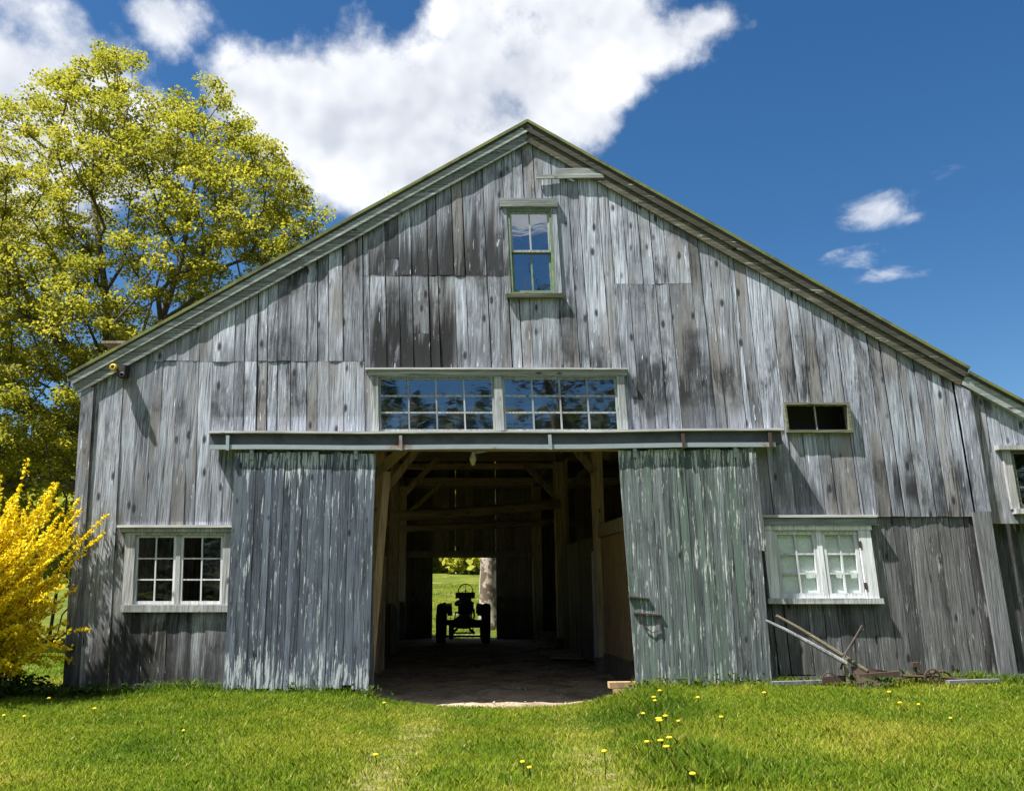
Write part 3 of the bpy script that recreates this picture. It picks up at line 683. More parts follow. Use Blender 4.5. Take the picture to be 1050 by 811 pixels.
# --- windows
def grid_sash(mb, u0, u1, z0, z1, nx, nz, y0, y1, fr, mu, off=.004):
    """sash frame + muntins; returns pane rectangle"""
    mb.box(u0, u1, y0, y1, z0, z0 + fr * 1.25); mb.box(u0, u1, y0, y1, z1 - fr, z1)
    mb.box(u0, u0 + fr, y0 + .001, y1 - .001, z0 + fr * 1.25, z1 - fr); mb.box(u1 - fr, u1, y0 + .001, y1 - .001, z0 + fr * 1.25, z1 - fr)
    a, b, c, d = u0 + fr, u1 - fr, z0 + fr * 1.25, z1 - fr
    for i in range(1, nx):
        u = a + (b - a) * i / nx; mb.box(u - mu / 2, u + mu / 2, y0 + .006, y1 - .004, c, d)
    for j in range(1, nz):
        z = c + (d - c) * j / nz
        for i in range(nx):
            p = a + (b - a) * i / nx + (mu / 2 if i else 0); q = a + (b - a) * (i + 1) / nx - (mu / 2 if i < nx - 1 else 0)
            mb.box(p, q, y0 + .007, y1 - .005, z - mu / 2, z + mu / 2)
    return a, b, c, d
def panes(parent, rect, nx, nz, y, mat, skip=(), tilt=.003):
    a, b, c, d = rect; mb = MB(W)
    for i in range(nx):
        for j in range(nz):
            if (i, j) in skip: continue
            p, q = a + (b - a) * i / nx, a + (b - a) * (i + 1) / nx; r, s = c + (d - c) * j / nz, c + (d - c) * (j + 1) / nz
            e = [rnd.uniform(-tilt, tilt) * .5 for _ in range(2)]
            f = [-e[0] - e[1], e[0] - e[1], e[0] + e[1], -e[0] + e[1]]
            mb.add([(p, y + f[0], r), (q, y + f[1], r), (q, y + f[2], s), (p, y + f[3], s)], [(0, 1, 2, 3)], rnd.random())
    return mb.build('pane', mat, parent)

def ring(mb, u0, u1, z0, z1, wl_, wr_, wb, wt_, y0, y1, tone=None):
    tone = rnd.random() if tone is None else tone; vs = []
    for y in (y0, y1):
        vs += [(u0, y, z0), (u1, y, z0), (u1, y, z1), (u0, y, z1), (u0 + wl_, y, z0 + wb), (u1 - wr_, y, z0 + wb), (u1 - wr_, y, z1 - wt_), (u0 + wl_, y, z1 - wt_)]
    fs = []
    for k in range(4):
        k2 = (k + 1) % 4
        fs += [(k, k2, 4 + k2, 4 + k), (8 + k2, 8 + k, 12 + k, 12 + k2), (k2, k, 8 + k, 8 + k2), (4 + k, 4 + k2, 12 + k2, 12 + k)]
    mb.add(vs, fs, tone)
# left window: grey white casing, two six light sashes, some glass missing
f = MB(W); ring(f, -5.79, -4.21, 1.395, 2.45, .15, .13, .014, .04, -.035, .06, .4)
wl = f.build('window', M['dullwhite'], barn); wl['label'] = 'grey cased window with two six pane sashes and missing glass'
f = MB(W); f.box(-5.90, -4.18, -.10, .02, 2.515, 2.55, .8); wh = f.build('drip_cap', M['cap'], wl)
f = MB(W); f.box(-5.038, -4.972, -.01, .05, 1.412, 2.405, .5); f.build('mullion', M['dullwhite'], wl)
f = MB(W); f.box(-5.86, -4.19, -.06, .03, 2.452, 2.512, .3); f.build('header', M['dullwhite'], wl)
f = MB(W); f.box(-5.80, -4.20, -.06, .06, 1.30, 1.40, .5, .004); f.build('sill', M['dullwhite'], wl)
f = MB(W); r1 = grid_sash(f, -5.637, -5.04, 1.411, 2.408, 2, 3, .0, .045, .036, .020); s1 = f.build('sash', M['white'], wl)
panes(wl, r1, 2, 3, .02, M['glassdark'])
f = MB(W); r2 = grid_sash(f, -4.97, -4.343, 1.411, 2.408, 2, 3, .0, .045, .036, .020); f.build('sash', M['white'], wl)
panes(wl, r2, 2, 3, .02, M['glassdark'], skip=((0, 0), (0, 1), (0, 2)))

# right window: white casing, pale curtain behind
f = MB(W); ring(f, 3.66, 5.26, 1.492, 2.50, .16, .18, .006, .026, -.04, .06, .7)
wr = f.build('window', M['white'], barn); wr['label'] = 'white cased window with pale curtains behind twelve panes'
f = MB(W); f.box(3.55, 5.36, -.105, .02, 2.665, 2.70, .8); f.build('drip_cap', M['cap'], wr)
f = MB(W); f.box(4.458, 4.532, -.015, .05, 1.50, 2.472, .9); f.build('mullion', M['white'], wr)
f = MB(W); f.box(3.59, 5.36, -.07, .03, 2.55, 2.662, .3); f.build('header', M['bluegrey'], wr)
f = MB(W); f.box(3.62, 5.28, -.05, .03, 2.482, 2.55, .7); f.build('head_casing', M['white'], wr)
f = MB(W); f.box(3.62, 5.30, -.07, .06, 1.415, 1.495, .5, .004); f.build('sill', M['dullwhite'], wr)
f = MB(W); r1 = grid_sash(f, 3.83, 4.455, 1.50, 2.47, 2, 3, -.005, .04, .055, .026); f.build('sash', M['white'], wr); panes(wr, r1, 2, 3, .018, M['glassclear'])
f = MB(W); r2 = grid_sash(f, 4.535, 5.07, 1.50, 2.47, 2, 3, -.005, .04, .055, .026); f.build('sash', M['white'], wr); panes(wr, r2, 2, 3, .018, M['glassclear'])
f = MB(W); N = 40
vs = [(3.8 + 1.3 * i / N, .052 + .0012 * math.sin(i * 1.3), z) for z in (1.48, 2.5) for i in range(N + 1)]
f.add(vs, [(i, i + 1, N + 2 + i, N + 1 + i) for i in range(N)]); f.build('curtain', M['curtain'], wr, True)
for z in (2.22, 1.62): f = MB(W); f.box(5.06, 5.10, -.048, -.041, z, z + .1); f.build('hinge', M['rust'], wr)

# transom: two sashes of four by three
f = MB(W); ring(f, -2.13, 1.79, 3.94, 4.84, .122, .112, .018, .013, -.05, .06, .7)
wt = f.build('window', M['greytrimV'], barn); wt['label'] = 'long transom window of two twelve pane sashes above the door track'
f = MB(W); f.box(-.222, -.098, -.04, .05, 3.96, 4.825, .8); f.build('mullion', M['greytrimV'], wt)
f = MB(W); f.box(-2.16, 1.84, -.07, .06, 4.842, 4.92, .7); f.build('header', M['greytrim'], wt)
f = MB(W); f.box(-2.2, 1.30, -.105, .03, 4.924, 4.95, .7); f.box(1.302, 1.86, -.10, .03, 4.924, 4.945, .2); f.build('drip_cap', M['cap'], wt)
for a, b in ((-2.005, -.225), (-.095, 1.675)):
    f = MB(W); r = grid_sash(f, a, b, 3.96, 4.825, 4, 3, -.01, .035, .035, .024); f.build('sash', M['greytrimV'], wt); panes(wt, r, 4, 3, .012, M['glass'], tilt=.0025)

# gable window: green double hung sashes in grey boards
f = MB(W); ring(f, .03, .92, 6.17, 7.64, .085, .085, .018, .022, -.04, .06, .5)
wg = f.build('window', M['siding'], barn); wg['label'] = 'tall green sash window high in the gable'
f = MB(W); f.box(.01, .94, -.07, .06, 7.642, 7.79, .5, .004); f.build('header', M['rake'], wg)
f = MB(W); f.box(.04, .94, -.075, .06, 6.10, 6.168, .4, .004); f.build('sill', M['olive'], wg)
f = MB(W); ring(f, .117, .833, 6.19, 7.616, .04, .04, .012, .042, -.03, .05, .5); f.build('sash_frame', M['green'], wg)
f = MB(W); r = grid_sash(f, .159, .791, 6.88, 7.573, 2, 1, -.012, .02, .03, .026); f.build('sash', M['greytrimV'], wg); panes(wg, r, 2, 1, .004, M['glassHi'])
f = MB(W); r = grid_sash(f, .159, .791, 6.203, 6.905, 2, 1, .022, .05, .035, .026); f.build('sash', M['green'], wg); panes(wg, r, 2, 1, .036, M['glassHi'])

# small open window right of the track
f = MB(W); ring(f, 4.20, 5.20, 3.945, 4.41, .03, .045, .04, .035, -.075, .06, .6)
wsm = f.build('window', M['olive'], barn); wsm['label'] = 'small dark unglazed window with one upright bar'
f = MB(W); f.box(4.68, 4.70, .0, .02, 3.987, 4.37); f.build('bar', M['dullwhite'], wsm)
f = MB(W); f.box(4.1, 5.3, .5, .52, 3.8, 4.6); f.build('dark_interior_sheet', M['black'], wsm)  # black sheet painted in place of the dark interior behind the opening

# ------------------------------------------------------------------ lean-to on the right
lean_to = empty('lean_to', (8.5, 0, 0), 'grey board lean-to shed at the right end of the big barn', 'shed')
LU0, LU1 = 7.11, 11.2
def lz(u): return 4.87 - (u - 7.15) * .60
mb = MB(W)
c_ = cols(LU0, LU1, .16, .26, (7.50, 8.5))
for a, b in zip(c_, c_[1:]):
    m_ = (a + b) / 2; t = rnd.random()
    if 7.5 < m_ < 8.5:
        board(mb, a + .002, b - .002, 2.58, 2.78, 2.78, .03, tone=t); 
        if min(lz(a), lz(b)) - .1 > 3.70: board(mb, a + .002, b - .002, 3.68, lz(a) - .1, lz(b) - .1, .03, tone=t)
    else: board(mb, a + .002, b - .002, 2.58, lz(a) - .1, lz(b) - .1, .03, tone=t)
mb.build('front_siding', M['siding'], lean_to)
mb = MB(W)
c_ = cols(LU0 - .02, LU1, .16, .26)
for a, b in zip(c_, c_[1:]): board(mb, a + .002, b - .002, .4, 2.62, 2.62, .30, tone=rnd.random())
mb.build('lower_siding', M['lower'], lean_to)
mb = MB(W); mb.box(7.1, LU1, .2, .36, .22, .42, .5, .01); mb.build('sill_beam', M['oldgrey'], lean_to)
slope('', 7.10, lz(7.10), LU1 + .3, lz(LU1 + .3), -.076, 14, .06, None).build('roof', M['roof'], lean_to)
slope('', 7.10, lz(7.10), LU1 + .3, lz(LU1 + .3), -.095, -.078, .045, None, -.012).build('roof_edge', M['moss'], lean_to)
slope('', 7.10, lz(7.10), LU1 + .3, lz(LU1 + .3), -.05, .028, .17, None, .064).build('rake_board', M['rake'], lean_to)
mb = MB(W); mb.box(LU1 - .03, LU1, .05, 14, .2, lz(LU1) - .1); mb.build('side_wall', M['siding'], lean_to)
f = MB(W); ring(f, 7.44, 8.54, 2.79, 3.69, .12, .12, .012, .01, -.02, .06, .5)
w3 = f.build('window', M['dullwhite'], lean_to)
f = MB(W); f.box(7.36, 8.60, -.07, .06, 3.683, 3.75, .5); f.build('header', M['dullwhite'], w3)
f = MB(W); f.box(7.46, 8.58, -.07, .06, 2.72, 2.795, .5); f.build('sill', M['dullwhite'], w3)
f = MB(W); r = grid_sash(f, 7.57, 8.41, 2.81, 3.675, 2, 3, .0, .04, .045, .024); f.build('sash', M['olive'], w3); panes(w3, r, 2, 3, .02, M['glass'])

# ------------------------------------------------------------------ things on and in the barn
def P(px, py, Y): return tuple(at(px, py, Y))
q = at(122, 380, -.1)
fl = empty('floodlight', q, 'small black and yellow floodlight under the left eave', 'lamp')
b = MB(); b.box(q.x + .0, q.x + .12, q.y - .06, q.y + .1, q.z - .1, q.z + .07, None, .008); b.build('housing', M['black'], fl)
b = MB(); b.lathe([(-.07, .03), (-.05, .055), (.03, .05), (.04, .02)], (q.x - .05, q.y - .05, q.z + .03), 'y', 12); b.build('lamp_head', M['lampyellow'], fl, True)
b = MB(); b.lathe([(-.07, .025), (-.05, .045), (.03, .04), (.04, .02)], (q.x + .1, q.y - .05, q.z - .09), 'y', 12); b.build('lamp_head', M['black'], fl, True)
b = MB(); b.tube([(q.x + .05, q.y + .02, q.z), (q.x + .05, q.y + .13, q.z + .02)], .02, 8); b.build('mount', M['iron'], fl)

q = at(485, 470, .6)
pn = empty('ceiling_lamp', q, 'old porcelain lamp holder hanging under the door header', 'lamp')
b = MB(); b.lathe([(.10, .02), (.06, .03), (.02, .05), (-.02, .055), (-.05, .045), (-.09, .03), (-.12, .002)], tuple(q), 'z', 14, closed=False); b.build('holder', M['porcelain'], pn, True)
b = MB(); b.tube([(q.x, q.y, q.z + .09), (q.x, q.y, q.z + .2)], .012, 6); b.bar((q.x, q.y, q.z + .08), (q.x + .22, q.y, q.z + .12), .02, .03); b.build('bracket', M['rail'], pn)

# plank leaning against the inside of the left door
b = MB(); b.bar((-2.10, .26, .10), (-1.93, .30, 3.40), .03, .115, .6, up=(1, .25, 0)); tag(b.build('plank', M['plank'], None), 'orange brown plank standing inside the left edge of the doorway', 'plank')

# split firewood inside the right door edge
for i, (u, y, z, a) in enumerate(((1.44, .06, .10, .2), (1.52, .02, .20, -.15), (1.47, .05, .29, .1), (1.22, -.06, .06, .5))):
    b = MB(W); d = Vector((math.cos(a), math.sin(a) * .6, .02)) * .24
    c = Vector((u, y, z)); b.bar(c - d, c + d, .13, .085, None, taper=.85)
    lab = ['bottom split log of the small pile beside the right door', 'middle split log of the small pile beside the right door', 'topmost split log of the pile beside the right door', 'split log lying loose on the dirt before the small pile'][i]
    tag(b.build('firewood', M['cutwood']), lab, 'firewood', 'split logs by the right door')

# scrap on the barn floor, right side
sc = [((1.15, 9.6), (.9, .35, .16), .2, 'M'), ((1.3, 8.2), (.8, .3, .10), -.3, 'M'), ((1.0, 12.2), (.5, .5, .4), .5, 'B')]
labs = ['pale plank scrap on the barn floor by the far footing', 'nearest plank scrap on the barn floor by the partition', 'dark wooden box on the barn floor behind the planks']
for (xy, s_, a, k), lab in zip(sc, labs):
    b = MB(); c = Vector((xy[0], xy[1], .03)); d = Vector((math.cos(a), math.sin(a), 0)) * s_[0] / 2
    if k == 'M':
        for j in range(3): b.bar(c + Vector((0, j * .12 - .1, .03 + .03 * j)) - d, c + Vector((.05 * j, j * .12 - .1, .03 + .035 * j)) + d, s_[1] / 2.5, .03)
        tag(b.build('scrap_plank', M['timberH']), lab, 'plank', 'scrap planks on the barn floor')
    else:
        for j in range(4):
            b.bar(c + Vector((-.3, 0, .06 + j * .11)), c + Vector((.3, 0, .06 + j * .11)), .5, .1)
        tag(b.build('box', M['timber']), lab, 'box')

C_ = []
rg = np.random.default_rng(77)
for _ in range(900):
    x = rg.uniform(-2.4, 1.9); y = -.5 + 15 * rg.random() ** 2; C_.append((x, y, float(fz(np.float64(x), np.float64(y))) + .012))
LITTER = np.array(C_)
# ------------------------------------------------------------------ tractor (seen from behind, dark against the rear doorway)
def make_tractor(cx, cy):
    t = empty('tractor', (cx, cy, 0), 'old farm tractor seen from behind before the bright rear doorway', 'tractor')
    def wheel(x, y, r, wdt, name, lugs):
        b = MB(); pr = []
        for a in range(13):
            th = math.pi * a / 12; pr.append((x - math.cos(th) * wdt / 2, r - wdt * .22 + math.sin(th) * wdt * .22 - .0))
        pr += [(x + wdt * .42, r * .66), (x - wdt * .42, r * .66)]
        b.lathe(pr, (0, y, r), 'x', 32)
        if lugs:
            for k in range(20):
                th = 2 * math.pi * k / 20
                for sgn in (-1, 1):
                    th2 = th + (math.pi / 20 if sgn > 0 else 0)
                    p = Vector((x + sgn * .01, y + math.cos(th2) * r, r + math.sin(th2) * r)); q_ = Vector((x + sgn * wdt * .46, y + math.cos(th2 + .22) * (r - .035), r + math.sin(th2 + .22) * (r - .035)))
                    b.bar(p, q_, .035, .035, .5, up=(0, math.cos(th2), math.sin(th2)))
        wl_ = b.build(name, M['tyre'], t, False)
        b = MB(); b.lathe([(x - .03, r * .67), (x + .03, r * .67), (x + .015, r * .2), (x + .05, .07), (x - .05, .07), (x - .015, r * .2)], (0, y, r), 'x', 24); b.build('rim', M['tractor'], wl_, True)
    for s in (-1, 1): wheel(cx + s * .70, cy, .60, .27, 'rear_wheel', True)
    for s in (-1, 1): wheel(cx + s * .52, cy + 1.95, .32, .14, 'front_wheel', False)
    b = MB(); b.lathe([(cx - .68, .07), (cx - .3, .10), (cx - .2, .19), (cx + .2, .19), (cx + .3, .10), (cx + .68, .07)], (0, cy, .62), 'x', 16); b.build('rear_axle', M['tractor'], t, True)
    b = MB(); b.box(cx - .17, cx + .17, cy - .2, cy + 1.2, .45, .85, None, .01); b.box(cx - .13, cx + .13, cy + 1.2, cy + 1.9, .48, .85); b.build('transmission', M['tractor'], t)
    b = MB()
    for i in range(8):
        y0 = cy + .75 + i * .15; y1 = y0 + .15; h = 1.25 - .012 * i; wi = .235 - .006 * i
        b.add([(cx + sx * (wi if k < 2 else wi * .75), yy, z) for yy in (y0, y1) for (sx, z, k) in ((-1, .85, 0), (-1, h - .1, 1), (-1, h, 2), (1, h, 2), (1, h - .1, 1), (1, .85, 0))],
              [(j, (j + 1) % 6, 6 + (j + 1) % 6, 6 + j) for j in range(6)] + ([(5, 4, 3, 2, 1, 0)] if i == 0 else []) + ([tuple(range(6, 12))] if i == 7 else []), .5)
    b.build('hood', M['tractor'], t, False)
    b = MB(); b.box(cx - .31, cx + .31, cy + .68, cy + .74, 1.36, 1.54, None, .012); b.box(cx - .2, cx + .2, cy + .70, cy + .78, .9, 1.4); b.build('dashboard', M['tractor'], t)
    b = MB(); n = 14
    vs = []
    for i in range(n + 1):
        a = math.pi * i / n
        for rr_, zz in ((.22, .0), (.30, .05), (.32, .16 * math.sin(a) + .06)): vs.append((cx + math.cos(a) * rr_, cy + .12 - math.sin(a) * rr_ * .8, 1.12 + zz))
    fs = []
    for i in range(n):
        for k in range(2): fs.append((i * 3 + k, i * 3 + k + 1, i * 3 + k + 4, i * 3 + k + 3))
    fs.append(tuple(i * 3 for i in range(n + 1))); b.add(vs, fs, .4)
    b.box(cx - .3, cx + .3, cy + .1, cy + .26, 1.12, 1.16); b.build('seat', M['tractor'], t)
    b = MB(); b.bar((cx, cy + .1, 1.12), (cx, cy + .25, .84), .06, .03); b.bar((cx, cy - .02, 1.11), (cx, cy + .3, .9), .05, .02); b.build('seat_spring', M['iron'], t)
    b = MB(); K = 28; c = Vector((cx + .02, cy + .50, 1.60)); ax1 = Vector((1, 0, 0)); ax2 = Vector((0, .45, .9)).normalized()
    ring = [c + (ax1 * math.cos(2 * math.pi * k / K) + ax2 * math.sin(2 * math.pi * k / K)) * .23 for k in range(K + 1)]
    b.tube(ring, .017, 8, .5, False)
    for k in range(3):
        th = math.pi / 2 + 2 * math.pi * k / 3; b.tube([c, c + (ax1 * math.cos(th) + ax2 * math.sin(th)) * .23], .009, 6)
    sw = b.build('steering_wheel', M['iron'], t, True)
    b = MB(); b.tube([c, (cx, cy + .9, 1.25)], .02, 8); b.build('steering_column', M['iron'], t)
    b = MB(); b.bar((cx - .55, cy + 1.95, .42), (cx + .55, cy + 1.95, .42), .08, .08); b.tube([(cx - .46, cy + 1.95, .32), (cx - .46, cy + 1.95, .6)], .03, 8); b.tube([(cx + .46, cy + 1.95, .32), (cx + .46, cy + 1.95, .6)], .03, 8); b.build('front_axle', M['tractor'], t)
    for s in (-1, 1):
        b = MB(); K = 9; vs = []
        for i in range(K + 1):
            a = R(20 + 130 * i / K)
            for xx in (.40, .56): vs.append((cx + s * xx, cy + math.cos(a) * .66, .60 + math.sin(a) * .62 * (1 if xx < .5 else .97)))
        fs = [(2 * i, 2 * i + 1, 2 * i + 3, 2 * i + 2) for i in range(K)]; b.add(vs, fs, .4); b.build('fender', M['tractor'], t, True)
    b = MB()
    for s in (-1, 1): b.bar((cx + s * .2, cy - .15, .42), (cx + s * .36, cy - .75, .34), .05, .07); b.tube([(cx + s * .33, cy - .6, .36), (cx + s * .24, cy - .2, .92)], .018, 6); b.bar((cx + s * .1, cy - .2, .93), (cx + s * .27, cy - .2, .93), .06, .05)
    b.bar((cx - .38, cy - .78, .34), (cx + .38, cy - .78, .34), .05, .05); b.bar((cx - .62, cy - .5, .23), (cx + .62, cy - .5, .23), .05, .06); b.build('hitch', M['iron'], t)
    b = MB(); b.lathe([(-.08, .05), (-.05, .08), (.05, .07), (.08, .02)], (cx - .62, cy + .1, 1.16), 'y', 14); b.bar((cx - .60, cy + .1, 1.12), (cx - .45, cy + .1, 1.18), .03, .03); b.build('work_lamp', M['iron'], t, True)
    b = MB(); b.tube([(cx + .24, cy + .85, 1.1), (cx + .3, cy + .8, .8), (cx + .26, cy - .1, .55)], .03, 8); b.bar((cx + .32, cy + .2, .7), (cx + .34, cy + .15, 1.05), .02, .02); b.build('lever', M['iron'], t)
    return t
tc = at(476, 655, 15.4)
make_tractor(tc.x, 15.0)

# ------------------------------------------------------------------ walking plow leaning against the wall
pw = empty('walking_plow', (4.75, -.35, .3), 'old walking plow with two wooden handles lying against the wall under the white window', 'plow')
e1, e2 = at(785, 636, -.28), at(796, 631, -.20); b1, b2 = at(886, 689, -.50), at(889, 688, -.36)
for e, bb, nm in ((e1, at(868, 680, -.5), 'handle'), (e2, b2, 'handle')):
    m_ = MB(); mid = e.lerp(bb, .5) + Vector((0, 0, .015)); m_.tube([e, e.lerp(mid, .5) + Vector((0, 0, .01)), mid, mid.lerp(bb, .5), bb], [.020, .024, .028, .030, .028], 7); m_.build(nm, M['handle'] if e is e2 else M['oldgrey'], pw)
gx, gy = 4.88, -.42; g0 = float(gz(gx, gy))
m_ = MB(); m_.bar((gx - .25, gy, g0 + .42), (gx - .22, gy, g0 + .08), .05, .06); m_.build('brace', M['handle'], pw)
m_ = MB(); m_.tube([at(862, 686, -.45), at(868, 668, -.42), at(876, 655, -.36), at(884, 641, -.3)], [.016, .014, .013, .012], 6); m_.tube([at(877, 655, -.36), at(873, 662, -.35), at(864, 672, -.4)], .012, 6); m_.tube([at(879, 650, -.33), at(886, 645, -.3)], .01, 6); m_.build('rod', M['iron'], pw)
m_ = MB(); vs = []
for i in range(9):
    for j in range(6):
        u_, v_ = i / 8, j / 5; ang = v_ * 1.4 - .2 + u_ * .9
        vs.append((gx - .15 + u_ * .55, gy - .1 + .16 * math.sin(ang), g0 + .03 + v_ * .22 * (1 - .35 * u_) + .06 * math.sin(ang)))
m_.add(vs, [(i * 6 + j, i * 6 + j + 1, i * 6 + j + 7, i * 6 + j + 6) for i in range(8) for j in range(5)]); m_.build('mouldboard', M['rust'], pw, True)
m_ = MB(); m_.bar((gx - .55, gy + .05, g0 + .12), (gx + .5, gy + .02, g0 + .2), .06, .08); m_.build('beam', M['rust'], pw)
m_ = MB(); m_.lathe([(-.015, .10), (.015, .10), (.015, .085), (-.015, .085)], (gx - .5, gy - .06, g0 + .13), 'y', 20); m_.build('gauge_wheel', M['iron'], pw)
# rusty harrow bits further right
hb = at(948, 690, -.3)
hr = empty('rusty_frame', (hb.x, -.3, .3), 'rusty iron cart frame with a small wheel lying along the right wall', 'scrap iron')
g0 = float(gz(hb.x, -.3))
m_ = MB(); m_.tube([(hb.x - .5, -.3, g0 + .14), (hb.x + .1, -.32, g0 + .13), (hb.x + .9, -.3, g0 + .06)], .02, 6); m_.tube([(hb.x - .4, -.22, g0 + .08), (hb.x + .3, -.25, g0 + .2), (hb.x + .5, -.3, g0 + .05)], .016, 6); m_.build('rail', M['rust'], hr)
m_ = MB(); m_.lathe([(-.018, .12), (.018, .12), (.018, .10), (-.018, .10)], (hb.x + .08, -.36, g0 + .12), 'y', 20)
for k in range(3): th = k * math.pi / 3; m_.bar((hb.x + .08 - .12 * math.cos(th), -.36, g0 + .12 - .12 * math.sin(th)), (hb.x + .08 + .12 * math.cos(th), -.36, g0 + .12 + .12 * math.sin(th)), .015, .015)
m_.build('wheel', M['rust'], hr)
m_ = MB(); m_.tube([(hb.x - .12, -.28, g0 + .05), (hb.x - .1, -.28, g0 + .3)], .022, 6); m_.box(hb.x - .16, hb.x - .06, -.32, -.24, g0 + .26, g0 + .32); m_.build('peg', M['rust'], hr)
for i, (px, py) in enumerate(((1000, 693), (820, 697))):
    c = at(px, py, -.4); g0 = float(gz(c.x, -.4)); m_ = MB(); m_.bar((c.x - .4, -.42, g0 + .05), (c.x + .35, -.36, g0 + .07), .09, .05, None, taper=.8)
    tag(m_.build('scrap_board', M['oldgrey']), ['grey board end lying in the grass left of the leaning corner board', 'grey board end lying in the grass under the plow handles'][i], 'board')

# ------------------------------------------------------------------ leaves, trees
def leaf_quads(centers, size, flat=.6, aspect=.7, rng=nr, szv=.4):
    n = len(centers)
    nrm = rng.normal(size=(n, 3)); nrm[:, 2] = np.abs(nrm[:, 2]) + flat; nrm /= np.linalg.norm(nrm, axis=1)[:, None]
    r = rng.normal(size=(n, 3)); a = np.cross(nrm, r); a /= np.linalg.norm(a, axis=1)[:, None]; b = np.cross(nrm, a)
    s = (size * (1 + szv * rng.uniform(-1, 1, n)))[:, None] if np.ndim(size) == 0 else size[:, None]
    c = np.asarray(centers)
    q = np.stack([c - a * s * .5, c + b * s * aspect * .5 + nrm * s * .08, c + a * s * .5, c - b * s * aspect * .5 + nrm * s * .08], 1)
    return q.reshape(-1, 3)

def skeleton(base, leaders, tips, rng, up=.25, pathw=.32):
    """trunk leaders are polylines; every tip is joined to the nearest limb below it"""
    P_ = []; par = []; plen = []
    for L in leaders:
        prev = -1 if not P_ else 0
        pts = [Vector(p) for p in L]
        if prev == 0:   # start from the node nearest the leader's first point
            prev = min(range(len(P_)), key=lambda i: (P_[i] - pts[0]).length)
        for p in pts:
            if prev >= 0 and (P_[prev] - p).length < .01: continue
            P_.append(p); par.append(prev); plen.append(0 if prev < 0 else plen[prev] + (P_[prev] - p).length); prev = len(P_) - 1
    ntr = len(P_)
    arr = np.array([tuple(p) for p in P_]); tips = sorted(tips, key=lambda p: (Vector(p) - Vector(base)).length)
    isend = []
    for t in tips:
        t = np.array(t); dd = np.linalg.norm(arr - t, axis=1)
        cost = dd + pathw * np.array(plen) + 1.4 * np.maximum(0, arr[:, 2] - t[2] + .3 * dd)
        i = int(np.argmin(cost)); a = Vector(arr[i]); b = Vector(t); L = (b - a).length
        k = max(1, int(L / .7)); prev = i
        for s in range(1, k + 1):
            f = s / k; p = a.lerp(b, f) + Vector((0, 0, -up * L * .25 * math.sin(math.pi * f))) + (Vector(rng.normal(size=3) * .05 * min(L, 1.5)) if s < k else Vector((0, 0, 0)))
            P_.append(p); par.append(prev); plen.append(plen[prev] + (P_[prev] - p).length); prev = len(P_) - 1
            arr = np.vstack([arr, tuple(p)])
        isend.append(prev)
    cnt = np.zeros(len(P_))
    for e in isend:
        while e >= 0: cnt[e] += 1; e = par[e]
    return P_, par, cnt, ntr
def limb_mesh(name, sk, r0, mat, parent, ex=.46, rmin=.008, rmax=9):
    P_, par, cnt, ntr = sk; ch = {}
    for i, p in enumerate(par): ch.setdefault(p, []).append(i)
    rad = [min(rmax, max(rmin, r0 * max(c, 1) ** ex)) for c in cnt]
    mb = MB(); stack = [(c, None) for c in ch.get(-1, [])]
    while stack:
        i, p = stack.pop(); pts = [] if p is None else [P_[p]]; rr_ = [] if p is None else [min(rad[p], rad[i] * 1.25)]
        cur = i
        while True:
            pts.append(P_[cur]); rr_.append(rad[cur]); k = ch.get(cur, [])
            if not k: break
            k = sorted(k, key=lambda j: -cnt[j])
            for o_ in k[1:]: stack.append((o_, cur))
            cur = k[0]
        if len(pts) > 1: mb.tube(pts, rr_, 7 if rr_[0] > .05 else 4, .5, False)
    return mb.build(name, mat, parent, True)

def in_poly(x, y, poly):
    c = False; n = len(poly)
    for i in range(n):
        x1, y1 = poly[i]; x2, y2 = poly[(i + 1) % n]
        if (y1 > y) != (y2 > y) and x < (x2 - x1) * (y - y1) / (y2 - y1) + x1: c = not c
    return c
def pnoise(p, s, ph): return math.sin(p[0] * s + ph) * math.sin(p[1] * s * 1.1 + ph * 2) + math.sin(p[2] * s * 1.3 + ph * 3) * math.sin(p[0] * s * .7 - p[2] * s * .5)

def clump_leaves(tips, per, rad, size, rng, zsq=.55, tone_shift=0.0):
    T = np.array([tuple(t) for t in tips]); n = len(T)
    k = per; c = np.repeat(T, k, 0)
    o = rng.normal(size=(n * k, 3)); o /= np.linalg.norm(o, axis=1)[:, None]; o *= (rng.uniform(0, 1, (n * k, 1)) ** .45) * rad * np.repeat(rng.uniform(.6, 1.25, n), k)[:, None]
    o[:, 2] *= zsq
    c = c + o
    tone = np.clip(np.repeat(rng.normal(.58, .13, n), k) + rng.normal(0, .14, n * k) + tone_shift, 0, 1)
    return leaf_quads(c, size, .5, .75, rng), tone

